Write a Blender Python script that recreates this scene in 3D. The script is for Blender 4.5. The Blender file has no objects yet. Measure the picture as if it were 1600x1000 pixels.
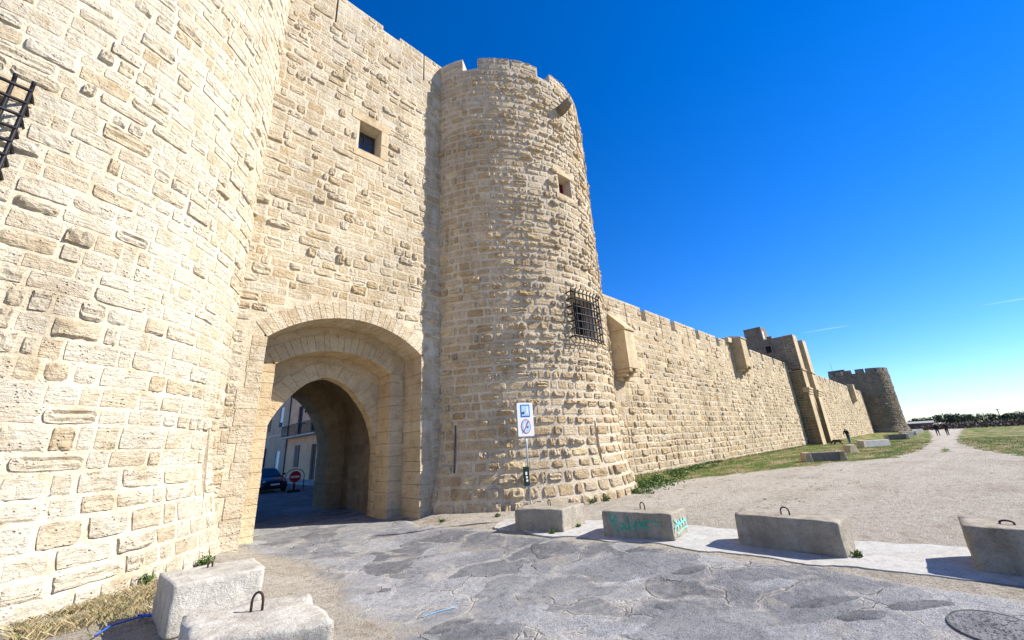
import bpy, bmesh, math, random
import numpy as np
from mathutils import Vector, Matrix, noise as mnoise
R_ = math.radians
PI = math.pi

# ------------------------------------------------------------------ camera, sky, sun, exposure
scn = bpy.context.scene
COL = scn.collection
CAM = np.array([0.0, 0.0, 1.8])
FPX = 611.0                                  # focal length in pixels of the 1600 px wide photograph
RGT = np.array([0.72688868, -0.68454685, -0.05503151])
UPV = np.array([-0.17174553, -0.25878399, 0.95054422])
FWD = np.array([0.66493332, 0.68148842, 0.30567501])
cd = bpy.data.cameras.new('camera'); cam = bpy.data.objects.new('camera', cd); COL.objects.link(cam)
cd.sensor_width = 36.0; cd.lens = 36.0 * FPX / 1600.0; cd.clip_start = 0.05; cd.clip_end = 60000
cam.matrix_world = Matrix(((RGT[0], UPV[0], -FWD[0], CAM[0]), (RGT[1], UPV[1], -FWD[1], CAM[1]),
                           (RGT[2], UPV[2], -FWD[2], CAM[2]), (0, 0, 0, 1)))
scn.camera = cam
SUN_EL, SUN_AZ = R_(38.0), R_(-45.0)         # azimuth from +X
SUN = Vector((math.cos(SUN_EL) * math.cos(SUN_AZ), math.cos(SUN_EL) * math.sin(SUN_AZ), math.sin(SUN_EL)))
world = bpy.data.worlds.new('World'); scn.world = world; world.use_nodes = True
wn = world.node_tree.nodes; wl = world.node_tree.links
bg = wn['Background']
sky = wn.new('ShaderNodeTexSky'); sky.sky_type = 'NISHITA'; sky.sun_disc = False
sky.sun_elevation = SUN_EL; sky.sun_rotation = PI / 2 - SUN_AZ
sky.altitude = 0; sky.air_density = 1.0; sky.dust_density = 0.0; sky.ozone_density = 3.0
hs = wn.new('ShaderNodeHueSaturation'); hs.inputs['Saturation'].default_value = 1.40
tint = wn.new('ShaderNodeMix'); tint.data_type = 'RGBA'; tint.blend_type = 'MULTIPLY'; tint.inputs[0].default_value = 1.0; tint.inputs[7].default_value = (.76, .93, 1.32, 1)
wl.new(sky.outputs[0], hs.inputs['Color']); wl.new(hs.outputs[0], tint.inputs[6]); wl.new(tint.outputs[2], bg.inputs['Color'])
bg.inputs['Strength'].default_value = 0.084
ld = bpy.data.lights.new('sun', 'SUN'); ld.energy = 5.0; ld.angle = R_(0.5); ld.color = (1.0, 0.95, 0.87)
lo = bpy.data.objects.new('sun', ld); COL.objects.link(lo)
lo.rotation_euler = SUN.to_track_quat('Z', 'Y').to_euler(); lo.location = (30, -30, 40)
scn.view_settings.view_transform = 'Standard'; scn.view_settings.look = 'None'
scn.view_settings.gamma = 1.0; scn.view_settings.exposure = 0.9

# ------------------------------------------------------------------ helpers
def pix_ray(px, py):
    v = RGT * (px - 800) + UPV * (500 - py) + FWD * FPX
    return v / np.linalg.norm(v)
def gpt(px, py, z=0.0):
    r = pix_ray(px, py); t = (z - CAM[2]) / r[2]
    return float(r[0] * t), float(r[1] * t)
def project(P):
    d = np.asarray(P, float) - CAM
    x, y, w = d @ RGT, d @ UPV, d @ FWD
    w = np.maximum(w, 1e-6)
    return 800 + FPX * x / w, 500 - FPX * y / w, d @ FWD
def sstep(a, b, x):
    t = np.clip((np.asarray(x, float) - a) / (b - a), 0, 1)
    return t * t * (3 - 2 * t)

def setp(o, label=None, cat=None, group=None, kind=None):
    if label: o['label'] = label
    if cat: o['category'] = cat
    if group: o['group'] = group
    if kind: o['kind'] = kind
    return o
def thing(name, loc, label, cat, group=None, rz=0.0):
    o = bpy.data.objects.new(name, None); COL.objects.link(o)
    o.location = loc; o.rotation_euler = (0, 0, rz); o.empty_display_size = 0.3
    return setp(o, label, cat, group)
def child(name, me, parent, local=False):
    o = bpy.data.objects.new(name, me); COL.objects.link(o)
    if parent is not None:
        o.parent = parent
        if not local:                       # mesh is in world coordinates
            p, T = parent, Matrix.Identity(4)
            chain = []
            while p is not None: chain.append(p); p = p.parent
            for q in reversed(chain):
                T = T @ q.matrix_parent_inverse @ (Matrix.Translation(q.location) @ q.rotation_euler.to_matrix().to_4x4())
            o.matrix_parent_inverse = T.inverted()
    return o
def copy_tree(o, parent=None):
    c = o.copy(); COL.objects.link(c)
    if parent is not None: c.parent = parent
    for ch in [k for k in o.children]:
        copy_tree(ch, c)
    return c

class MB:
    def __init__(s): s.v = []; s.f = []; s.m = []
    def add(s, vs, fs, m=0):
        b = len(s.v); s.v += [tuple(map(float, p)) for p in vs]
        s.f += [tuple(i + b for i in f) for f in fs]; s.m += [m] * len(fs); return s
    def box(s, x0, x1, y0, y1, z0, z1, m=0, M=None):
        vs = [(x0, y0, z0), (x1, y0, z0), (x1, y1, z0), (x0, y1, z0), (x0, y0, z1), (x1, y0, z1), (x1, y1, z1), (x0, y1, z1)]
        if M is not None: vs = [tuple(M @ Vector(p)) for p in vs]
        return s.add(vs, [(0, 3, 2, 1), (4, 5, 6, 7), (0, 1, 5, 4), (1, 2, 6, 5), (2, 3, 7, 6), (3, 0, 4, 7)], m)
    def prism(s, poly, fn, a, b, m=0):       # poly 2D ccw; fn(p, t) -> 3D
        n = len(poly); vs = [fn(p, a) for p in poly] + [fn(p, b) for p in poly]
        fs = [tuple(range(n - 1, -1, -1)), tuple(range(n, 2 * n))] + [(i, (i + 1) % n, n + (i + 1) % n, n + i) for i in range(n)]
        return s.add(vs, fs, m)
    def tube(s, path, r, n=8, m=0, cap=True):
        path = [Vector(p) for p in path]; k = len(path); rs = r if isinstance(r, (list, tuple)) else [r] * k
        rings = []; up = None
        for i, p in enumerate(path):
            t = (path[min(i + 1, k - 1)] - path[max(i - 1, 0)]).normalized()
            if up is None: up = Vector((0, 0, 1)) if abs(t.z) < .9 else Vector((1, 0, 0))
            a = t.cross(up); 
            if a.length < 1e-4: a = t.cross(Vector((0, 1, 0)))
            a.normalize(); b = a.cross(t).normalized(); up = b
            rings += [p + (a * math.cos(2 * PI * j / n) + b * math.sin(2 * PI * j / n)) * rs[i] for j in range(n)]
        fs = [(i * n + j, i * n + (j + 1) % n, (i + 1) * n + (j + 1) % n, (i + 1) * n + j) for i in range(k - 1) for j in range(n)]
        if cap: fs += [tuple(range(n - 1, -1, -1)), tuple((k - 1) * n + j for j in range(n))]
        return s.add(rings, fs, m)
    def lathe(s, prof, c, n=24, m=0, axis='z', cap=True):
        vs = []
        for (r, h) in prof:
            for j in range(n):
                a = 2 * PI * j / n
                if axis == 'z': vs.append((c[0] + r * math.cos(a), c[1] + r * math.sin(a), c[2] + h))
                elif axis == 'x': vs.append((c[0] + h, c[1] + r * math.cos(a), c[2] + r * math.sin(a)))
                else: vs.append((c[0] + r * math.sin(a), c[1] + h, c[2] + r * math.cos(a)))
        k = len(prof)
        fs = [(i * n + j, i * n + (j + 1) % n, (i + 1) * n + (j + 1) % n, (i + 1) * n + j) for i in range(k - 1) for j in range(n)]
        if cap and prof[0][0] > 1e-6: fs.append(tuple(range(n - 1, -1, -1)))
        if cap and prof[-1][0] > 1e-6: fs.append(tuple((k - 1) * n + j for j in range(n)))
        return s.add(vs, fs, m)
    def mesh(s, name, mats, smooth=False, fix=True):
        me = bpy.data.meshes.new(name); me.from_pydata(s.v, [], s.f)
        for m in (mats if isinstance(mats, (list, tuple)) else [mats]): me.materials.append(m)
        me.polygons.foreach_set('material_index', s.m)
        if fix:
            bm = bmesh.new(); bm.from_mesh(me); bmesh.ops.recalc_face_normals(bm, faces=bm.faces); bm.to_mesh(me); bm.free()
        if smooth: me.polygons.foreach_set('use_smooth', [True] * len(me.polygons))
        me.update(); return me
    def obj(s, name, mats, parent=None, smooth=False, bevel=0, local=False, fix=True):
        o = child(name, s.mesh(name, mats, smooth, fix), parent, local)
        if bevel:
            b = o.modifiers.new('bevel', 'BEVEL'); b.width = bevel; b.segments = 2; b.limit_method = 'ANGLE'
        return o

# ------------------------------------------------------------------ materials
def N(nt, typ, **kw):
    n = nt.nodes.new(typ)
    for k, v in kw.items():
        if k in n.inputs: n.inputs[k].default_value = v
        else: setattr(n, k, v)
    return n
def mat(name, col=(.5, .5, .5), rough=.8, metal=0.0, spec=.3):
    m = bpy.data.materials.new(name); m.use_nodes = True
    b = m.node_tree.nodes['Principled BSDF']
    b.inputs['Base Color'].default_value = (*col, 1); b.inputs['Roughness'].default_value = rough
    b.inputs['Metallic'].default_value = metal; b.inputs['Specular IOR Level'].default_value = spec
    return m
def ramp(nt, fac, stops, interp='LINEAR'):
    r = nt.nodes.new('ShaderNodeValToRGB'); e = r.color_ramp.elements; r.color_ramp.interpolation = interp
    while len(e) < len(stops): e.new(0.5)
    for el, (p, c) in zip(e, stops):
        el.position = p; el.color = (*c, 1) if len(c) == 3 else c
    nt.links.new(fac, r.inputs[0]); return r.outputs[0]
def mixc(nt, a, b, fac, mode='MIX'):
    m = nt.nodes.new('ShaderNodeMix'); m.data_type = 'RGBA'; m.blend_type = mode
    for sock, v in ((m.inputs[0], fac), (m.inputs[6], a), (m.inputs[7], b)):
        if isinstance(v, (int, float)): sock.default_value = v
        elif isinstance(v, tuple): sock.default_value = (*v, 1)
        else: nt.links.new(v, sock)
    return m.outputs[2]
def math_(nt, op, a, b=None, c=None, clamp=False):
    m = nt.nodes.new('ShaderNodeMath'); m.operation = op; m.use_clamp = clamp
    for i, v in enumerate((a, b, c)):
        if v is None: continue
        if isinstance(v, (int, float)): m.inputs[i].default_value = v
        else: nt.links.new(v, m.inputs[i])
    return m.outputs[0]
def noise(nt, vec, scale, detail=4, rough=.6, dist=0.0):
    n = N(nt, 'ShaderNodeTexNoise', Scale=scale, Detail=detail, Roughness=rough, Distortion=dist)
    if vec is not None: nt.links.new(vec, n.inputs['Vector'])
    return n.outputs[0]
def maprange(nt, v, a, b, c=0.0, d=1.0):
    m = nt.nodes.new('ShaderNodeMapRange'); m.clamp = True
    nt.links.new(v, m.inputs[0])
    for i, x in enumerate((a, b, c, d)): m.inputs[1 + i].default_value = x
    return m.outputs[0]
def vscale(nt, vec, s):
    m = nt.nodes.new('ShaderNodeVectorMath'); m.operation = 'MULTIPLY'; nt.links.new(vec, m.inputs[0]); m.inputs[1].default_value = s
    return m.outputs[0]
def bump(nt, h, strength, dist, prev=None):
    b = N(nt, 'ShaderNodeBump', Strength=strength, Distance=dist); nt.links.new(h, b.inputs['Height'])
    if prev is not None: nt.links.new(prev, b.inputs['Normal'])
    return b.outputs[0]

def stone_mat(name, stops, grey=.35, pit=.55, bumpk=1.0, dark=1.0, mottle=1.0, streak=.75):
    m = mat(name, rough=.92, spec=.15); nt = m.node_tree; b = nt.nodes['Principled BSDF']
    geo = nt.nodes.new('ShaderNodeNewGeometry'); oi = nt.nodes.new('ShaderNodeObjectInfo'); P = geo.outputs['Position']
    rnd = math_(nt, 'FRACT', math_(nt, 'ADD', geo.outputs['Random Per Island'], oi.outputs['Random']))
    c = ramp(nt, rnd, stops)
    big = noise(nt, P, .45, 3, .6)
    c = mixc(nt, c, (.97 * dark, .96 * dark, .94 * dark), 1.0, 'MULTIPLY')
    c = mixc(nt, c, ramp(nt, big, [(.3, (.80, .78, .74)), (.62, (1.06, 1.04, 1.0))]), 1.0, 'MULTIPLY')
    med = noise(nt, P, 3.2, 5, .65)
    c = mixc(nt, c, ramp(nt, med, [(.30, (.74, .67, .56)), (.5, (1, 1, 1)), (.75, (1.10, 1.09, 1.07))]), .8, 'MULTIPLY')
    fine = noise(nt, P, 26, 6, .7)
    c = mixc(nt, c, ramp(nt, fine, [(.32, (.62, .56, .48)), (.48, (1, 1, 1)), (.8, (1.08, 1.08, 1.08))]), .8 * mottle, 'MULTIPLY')
    # grey lichen patina, stronger high up
    sx = nt.nodes.new('ShaderNodeSeparateXYZ'); nt.links.new(P, sx.inputs[0])
    hi = maprange(nt, sx.outputs[2], 7.0, 17.0, .12, 1.0)
    pat = math_(nt, 'MULTIPLY', maprange(nt, noise(nt, P, 1.1, 5, .7), .42, .66), hi)
    c = mixc(nt, c, (.50, .48, .44), math_(nt, 'MULTIPLY', pat, grey))
    sk = noise(nt, vscale(nt, P, (1.0, 1.0, .09)), 1.5, 5, .62)
    skm = math_(nt, 'MULTIPLY', maprange(nt, sk, .52, .70), maprange(nt, noise(nt, P, .22, 3, .6), .38, .58))
    c = mixc(nt, c, (.60, .565, .52), math_(nt, 'MULTIPLY', skm, streak), 'MULTIPLY')
    # bedding layers and pits
    st = noise(nt, vscale(nt, P, (1.2, 1.2, 9.0)), 2.6, 5, .7, .4)
    vo = N(nt, 'ShaderNodeTexVoronoi', Scale=19.0); nt.links.new(P, vo.inputs['Vector'])
    pn = noise(nt, P, 5.5, 3, .6)
    pits = math_(nt, 'MULTIPLY', maprange(nt, vo.outputs['Distance'], .34, .10), maprange(nt, pn, .50, .62))
    c = mixc(nt, c, (.22, .16, .10), math_(nt, 'MULTIPLY', pits, pit))
    nt.links.new(c, b.inputs['Base Color'])
    rug = noise(nt, P, 11, 6, .68, .3)
    h = math_(nt, 'ADD', math_(nt, 'MULTIPLY', rug, 1.1), math_(nt, 'ADD', math_(nt, 'MULTIPLY', fine, .25), math_(nt, 'MULTIPLY', st, .6)))
    h = math_(nt, 'SUBTRACT', h, math_(nt, 'MULTIPLY', pits, .6))
    nt.links.new(bump(nt, h, 1.0, .085 * bumpk), b.inputs['Normal'])
    c2 = mixc(nt, c, ramp(nt, rug, [(.28, (.66, .60, .52)), (.44, (1, 1, 1))]), .5 * mottle, 'MULTIPLY'); nt.links.new(c2, b.inputs['Base Color'])  # colour also darker in the low spots of the relief
    return m
CREAM = [(0.0, (.64, .545, .40)), (.2, (.68, .605, .475)), (.36, (.585, .465, .30)), (.5, (.655, .57, .43)), (.66, (.53, .405, .24)), (.76, (.69, .625, .505)), (.9, (.60, .485, .32)), (1.0, (.64, .545, .40))]
PALE = [(0.0, (.71, .635, .505)), (.3, (.75, .685, .57)), (.5, (.67, .575, .425)), (.62, (.73, .66, .54)), (.74, (.63, .515, .35)), (.85, (.76, .70, .59)), (1.0, (.71, .635, .505))]
TAN = [(0.0, (.60, .485, .325)), (.25, (.63, .535, .39)), (.45, (.545, .42, .255)), (.65, (.61, .50, .345)), (.83, (.51, .38, .22)), (.94, (.64, .555, .42)), (.955, (.74, .60, .36)), (1.0, (.74, .62, .40))]
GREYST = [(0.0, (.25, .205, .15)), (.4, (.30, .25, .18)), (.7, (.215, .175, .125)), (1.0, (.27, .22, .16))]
M = {}
M['stone'] = stone_mat('limestone_cream', CREAM, mottle=.55)
M['stone_pale'] = stone_mat('limestone_sunlit', PALE, grey=.15, mottle=.5, streak=.4)  # paler limestone copy, brightness of facing the sun put into the colour
M['mortar_pale'] = stone_mat('lime_mortar_sunlit', [(0, (.65, .585, .465)), (1, (.65, .585, .465))], grey=.2, pit=.12, bumpk=.35)  # mortar lightened the same way for the sun-facing tower
M['stone_tan'] = stone_mat('limestone_tan', TAN)
M['stone_grey'] = stone_mat('limestone_weathered_shaded', GREYST, grey=.3)  # weathered tone, darkened to carry shade on the far towers
M['stone_brown'] = stone_mat('limestone_shaded_side', [(0, (.25, .195, .12)), (.5, (.30, .235, .15)), (1, (.215, .165, .10))], grey=.2)  # browned copy, shade of the pier side put into the colour
M['dressed'] = stone_mat('limestone_dressed', [(0, (.59, .48, .32)), (.35, (.56, .45, .295)), (.7, (.61, .505, .345)), (1, (.575, .465, .305))], grey=.2, pit=.3, bumpk=.35)
M['shade_stone'] = stone_mat('limestone_shaded', [(0, (.30, .235, .15)), (.4, (.36, .285, .185)), (.7, (.26, .20, .125)), (1, (.33, .26, .165))], grey=.1, pit=.3, bumpk=.5)  # limestone browned down, shade of the passage put into its colour
M['dressed_pale'] = stone_mat('limestone_dressed_pale', [(0, (.63, .54, .40)), (.35, (.59, .49, .345)), (.7, (.66, .58, .45)), (1, (.61, .51, .37))], grey=.2, pit=.5, bumpk=.7)
M['mortar'] = stone_mat('lime_mortar', [(0, (.615, .54, .41)), (1, (.615, .54, .41))], grey=.25, pit=.15, bumpk=.35)
M['mortar_tan'] = stone_mat('lime_mortar_tan', [(0, (.585, .515, .405)), (1, (.585, .515, .405))], grey=.3, pit=.15, bumpk=.4)
M['mortar_grey'] = stone_mat('lime_mortar_weathered_shaded', [(0, (.22, .185, .14)), (1, (.22, .185, .14))], grey=.3, bumpk=.6)  # weathered mortar, darkened to carry shade on the far towers

def concrete_mat(name, a, b_, bumpk=.5):
    m = mat(name, rough=.9, spec=.2); nt = m.node_tree; b = nt.nodes['Principled BSDF']
    P = nt.nodes.new('ShaderNodeNewGeometry').outputs['Position']
    c = ramp(nt, noise(nt, P, 2.2, 6, .65), [(.3, a), (.7, b_)])
    c = mixc(nt, c, ramp(nt, noise(nt, P, 38, 5, .7), [(.3, (.62, .6, .57)), (.52, (1, 1, 1)), (.8, (1.1, 1.1, 1.1))]), .8, 'MULTIPLY')
    c = mixc(nt, c, ramp(nt, noise(nt, vscale(nt, P, (6, 6, 1.2)), 1.2, 4, .6), [(.35, (.7, .68, .63)), (.55, (1, 1, 1))]), .6, 'MULTIPLY')
    vo = N(nt, 'ShaderNodeTexVoronoi', Scale=70.0); nt.links.new(P, vo.inputs['Vector'])
    pits = math_(nt, 'MULTIPLY', maprange(nt, vo.outputs['Distance'], .28, .1), maprange(nt, noise(nt, P, 9, 2, .5), .5, .6))
    c = mixc(nt, c, (.16, .14, .11), math_(nt, 'MULTIPLY', pits, .7))
    nt.links.new(c, b.inputs['Base Color'])
    h = math_(nt, 'SUBTRACT', math_(nt, 'ADD', noise(nt, P, 12, 8, .7), math_(nt, 'MULTIPLY', noise(nt, P, 60, 4, .7), .4)), pits)
    nt.links.new(bump(nt, h, bumpk, .03), b.inputs['Normal'])
    return m
M['concrete'] = concrete_mat('concrete_block', (.27, .23, .17), (.44, .395, .315), .8)
M['concrete_white'] = concrete_mat('concrete_rough_white', (.39, .355, .29), (.62, .585, .51), .8)
M['slab'] = concrete_mat('concrete_slab', (.40, .385, .35), (.50, .485, .45), .35)
M['bench'] = concrete_mat('bench_slab', (.17, .145, .11), (.26, .225, .175), .6)
M['iron'] = mat('rusty_iron', (.06, .04, .03), .7, .6)
M['black_iron'] = mat('black_iron', (.02, .018, .022), .55, .4)
M['steel'] = mat('galvanised_steel', (.45, .46, .47), .4, .8)
M['dark'] = mat('opening_shade', (.012, .011, .010), .9)  # near-black colour standing in for shade inside openings
M['glass'] = mat('window_glass', (.02, .05, .10), .08, 0, .8)
M['white'] = mat('white_paint', (.80, .80, .78), .45)
M['blue'] = mat('sign_blue', (.03, .13, .48), .45)
M['ltblue'] = mat('sign_light_blue', (.42, .66, .80), .45)
M['red'] = mat('sign_red', (.62, .03, .03), .45)
M['green_box'] = mat('dark_green_plastic', (.012, .03, .02), .4)
M['black'] = mat('black_matt', (.02, .02, .02), .6)
M['chalk'] = mat('blue_chalk', (.16, .45, .70), .9)
M['rope'] = mat('blue_rope', (.01, .10, .55), .6)
M['graffiti'] = mat('green_spray', (.02, .42, .27), .6)
M['graffiti2'] = mat('turquoise_spray', (.20, .62, .52), .6)
M['wine'] = mat('wine_red_shutter', (.13, .01, .03), .5)
M['wood'] = mat('brown_shutter', (.07, .055, .045), .7)

# ------------------------------------------------------------------ masonry
UX = [-.5, -.42, -.30, -.16, 0, .16, .30, .42, .5]; VZ = [-.5, -.37, -.13, .13, .37, .5]
def stone_variant(kind, seed, low=False):
    """unit stone: x, z in -.5..+.5, front towards +y; worn irregular outline and rugged face"""
    rn = random.Random(seed); ux, vz = (UX, VZ) if not low else ([-.5, -.36, .36, .5], [-.5, -.32, .32, .5])
    nx, nz = len(ux), len(vz); vs = []
    strat = [rn.random() for _ in vz]; cut = [rn.uniform(0, 1) ** 1.5 for _ in range(4)]; lop = rn.uniform(-.6, .6), rn.uniform(-.5, .5)
    rc = {'flat': .5, 'boss': 1.0, 'erod': .8}[kind]; steep = rn.random() < .6
    for j, v in enumerate(vz):
        for i, u in enumerate(ux):
            e = min(i, nx - 1 - i, j, nz - 1 - j)
            n1 = mnoise.noise((u * 3.3 + seed * 7.3, v * 2.3, seed * 1.7)); n2 = mnoise.noise((u * 8 + seed * 3.1, v * 5, 9 + seed)); n3 = rn.uniform(-1, 1)
            if kind == 'flat': y = (.15 + .5 * rn.random()) if e == 0 else .85 + .30 * n1 + .2 * n2 + .08 * n3
            elif kind == 'boss': y = ((.45 + .45 * rn.random()) if steep else (.05 + .3 * rn.random())) if e == 0 else ((.95 if steep else .78) if e == 1 else .98) + .40 * n1 + .38 * n2 + .13 * n3 + lop[0] * u + lop[1] * v
            else: y = (.1 + .6 * rn.random()) if e == 0 else .15 + .80 * strat[j] + .55 * n1 + .4 * n2 + .15 * n3
            q = (0 if u < 0 else 1) + (0 if v < 0 else 2); dc = math.hypot((.5 - abs(u)) * 2.4, (.5 - abs(v)) * 1.5)
            y *= 1 - (.75 if kind != 'flat' else .3) * cut[q] * max(0, 1 - dc * 2.0)
            # knock the corners off in plan and make the outline wander
            cu = u * (1 - rc * .13 * cut[q] * abs(2 * v) ** 3 - rc * .05 * abs(mnoise.noise((seed, v * 3.1, u)))); cv = v * (1 - rc * .20 * cut[q] * abs(2 * u) ** 4 - rc * .16 * abs(mnoise.noise((u * 4.3, seed * 1.3, v))))
            k = .35 if e == 0 else 1.0
            vs.append((cu + rn.uniform(-.012, .012) * k, max(y, .02), cv + rn.uniform(-.03, .03) * k))
    fs = [(j * nx + i, (j + 1) * nx + i, (j + 1) * nx + i + 1, j * nx + i + 1) for j in range(nz - 1) for i in range(nx - 1)]
    ring = [i for i in range(nx)] + [j * nx + nx - 1 for j in range(1, nz)] + [(nz - 1) * nx + i for i in range(nx - 2, -1, -1)] + [j * nx for j in range(nz - 2, 0, -1)]
    b0 = len(vs); k = len(ring)
    for r in ring: vs.append((vs[r][0], -1.6, vs[r][2]))
    fs += [(ring[a], ring[(a + 1) % k], b0 + (a + 1) % k, b0 + a) for a in range(k)]
    return np.array(vs), fs, ring
VAR = {}
for kd, cnt in (('flat', 12), ('boss', 20), ('erod', 14)):
    VAR[kd] = [stone_variant(kd, 11 + 17 * i + len(kd)) for i in range(cnt)]
    VAR[kd + '_low'] = [stone_variant(kd, 5 + 13 * i + len(kd), True) for i in range(max(4, cnt // 2))]
MESHC = {}
def var_mesh(kd, i, m):
    key = (kd, i, m.name)
    if key not in MESHC:
        vs, fs, ring = VAR[kd][i]
        me = bpy.data.meshes.new('stone_' + kd); me.from_pydata(vs.tolist(), [], fs); me.materials.append(m)
        me.update(); MESHC[key] = me
    return MESHC[key]
def joined(name, specs, m, parent, label=None):
    if not specs: return None
    V = []; F = []; base = 0; S = []
    for (Mx, kd, i) in specs:
        vs, fs, ring = VAR[kd][i]
        W = vs @ Mx[:3, :3].T + Mx[:3, 3]
        V.append(W); F += [tuple(k + base for k in f) for f in fs]; base += len(vs)
    me = bpy.data.meshes.new(name); me.from_pydata(np.concatenate(V).tolist(), [], F); me.materials.append(m); me.update()
    return setp(child(name, me, parent), label, kind='stuff')

def subtract(seg, blocks):
    out = [seg]
    for (a, b) in blocks:
        nx = []
        for (s, e) in out:
            if b <= s or a >= e: nx.append((s, e)); continue
            if a > s: nx.append((s, a))
            if b < e: nx.append((b, e))
        out = nx
    return [s for s in out if s[1] - s[0] > .07]
def masonry(parent, surf, u0, u1, z0, z1, seed, m, hrange=(.24, .345), lrange=(.24, .74), blocks=None, mix=(.34, .46, .20), dep=1.0,
            nobj=300, low_px=0, minpx=8, joint=.040, wob=.05, big=1.1, bandfn=None, label=None, onlyvis=True):
    """lay courses of stones over surf(u, z, d) -> point; returns nothing"""
    rn = random.Random(seed); z = z0; specs = []
    while z < z1 - .12:
        hgt = rn.uniform(*hrange)
        if z < 2.2: hgt *= big
        if z + hgt > z1 - .10: hgt = z1 - z
        bl = blocks(z, z + hgt) if blocks else []
        for (a, b) in subtract((u0 - rn.uniform(0, .5), u1), bl):
            a = max(a, u0); u = a
            lens = []
            while u < b - 1e-6:
                L = rn.uniform(*lrange) if rn.random() > .22 else rn.uniform(lrange[0] * .75, lrange[0] * 1.3)
                if z < 2.4: L *= big
                if b - u - L < lrange[0] * .7: L = b - u
                lens.append(L); u += L
            u = a
            for L in lens:
                jw = joint * rn.uniform(.7, 1.5); jh = joint * rn.uniform(.7, 1.5)
                uc, zc, l, hh = u + L / 2, z + hgt / 2 + wob * mnoise.noise((u * .45 + seed, z * .3, 1.0)), L - jw, hgt - jh
                u += L
                if l < .06: continue
                mx = bandfn(uc, zc) if bandfn else mix
                r = rn.random()
                kd = 'flat' if r < mx[0] else ('boss' if r < mx[0] + mx[1] else 'erod')
                if kd != 'flat': l -= rn.uniform(0, .035); hh -= rn.uniform(0, .03)
                d = {'flat': rn.uniform(.006, .018), 'boss': rn.uniform(.028, .055) if rn.random() < .74 else rn.uniform(.06, .10), 'erod': rn.uniform(.03, .07)}[kd] * dep * (.5 if z > 17.2 else 1)
                p = np.array(surf(uc, zc, 0.0)); e = .02
                t = np.array(surf(uc + e, zc, 0)) - np.array(surf(uc - e, zc, 0)); t /= np.linalg.norm(t)
                up = np.array(surf(uc, zc + e, 0)) - np.array(surf(uc, zc - e, 0)); up /= np.linalg.norm(up)
                n = np.cross(t, up); n /= np.linalg.norm(n); up = np.cross(n, t); tw = rn.gauss(0, .018) if kd != 'flat' else rn.gauss(0, .006); t, up = t * math.cos(tw) + up * math.sin(tw), up * math.cos(tw) - t * math.sin(tw)
                Mx = np.eye(4); fl = 1 if rn.random() < .5 else -1
                # rotate by 180 degrees about the normal for variety
                Mx[:3, 0] = t * l * fl; Mx[:3, 1] = n * d; Mx[:3, 2] = up * hh * fl; Mx[:3, 3] = p
                specs.append([Mx, kd, rn.random(), l, hh, p, n])
        z += hgt
    P = np.array([s[5] for s in specs]); Nn = np.array([s[6] for s in specs]); sz = np.array([(s[3], s[4]) for s in specs])
    px, py, w = project(P)
    dirn = P - CAM; dist = np.linalg.norm(dirn, axis=1); face = -(dirn * Nn).sum(1) / dist
    wpx = sz[:, 0] * np.maximum(face, 0) * FPX / np.maximum(w, .1); area = wpx * sz[:, 1] * FPX / np.maximum(w, .1)
    vis = (w > .1) & (face > .03) & (px > -30) & (px < 1630) & (py > -30) & (py < 1030)
    score = np.where(vis, area, 0)
    order = np.argsort(-score); chosen = set(int(i) for i in order[:nobj] if score[i] > minpx * minpx)
    rest = []
    for i, s in enumerate(specs):
        small = area[i] < low_px * low_px if low_px else False
        key = s[1] + '_low' if (small and i not in chosen) else s[1]
        vi = int(s[2] * len(VAR[key]))
        if i in chosen:
            o = bpy.data.objects.new('stone', var_mesh(key, vi, m)); COL.objects.link(o); o.parent = parent
            Mx = s[0].copy(); Mx[:3, 3] -= np.array(parent.location)
            o.matrix_local = Matrix(Mx.tolist())
        else: rest.append((s[0], key, vi))
    joined('masonry', rest, m, parent, label)

# ------------------------------------------------------------------ terrain
def hgt(x, y):
    x = np.asarray(x, float); y = np.asarray(y, float)
    m = sstep(1.5, 2.9, x) * (1 - np.where(y > 10, sstep(6.5, 7.2, x), sstep(5.2, 7.0, x)))
    m = np.where(y > 18, np.maximum(m, sstep(18, 19, y)), m)
    z = -.17 * m
    z = z - .30 * sstep(25, 75, x) * (1 - sstep(4, 11, y))
    return z
def hh_(x, y): return float(hgt(x, y))
GB1 = np.array([(8, 11), (12, 8.4), (14, 8.6), (18, 8.0), (22, 6.6), (28, 4.3), (31, 2.3), (40, 1.4), (60, 1.1), (95, 1.3), (400, 8)])
GB2 = np.array([(8, -12), (16, -8), (24, -4), (30, -2.3), (40, -1.1), (53, -.5), (75, -.8), (100, -1.6), (400, -12)])
def grass_amount(x, y):
    x = np.asarray(x, float); y = np.asarray(y, float)
    a = sstep(-.7, .9, y - np.interp(x, GB1[:, 0], GB1[:, 1])) * sstep(11, 13, x)
    b = sstep(-.8, 1.2, np.interp(x, GB2[:, 0], GB2[:, 1]) - y) * sstep(17, 30, x)
    c = np.exp(-(((x - 40) / 5) ** 2 + ((y - .25) / .35) ** 2)) * .6
    return np.clip(np.maximum(np.maximum(a, b), c), 0, 1) * np.where(y > 18, 0, 1)

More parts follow.
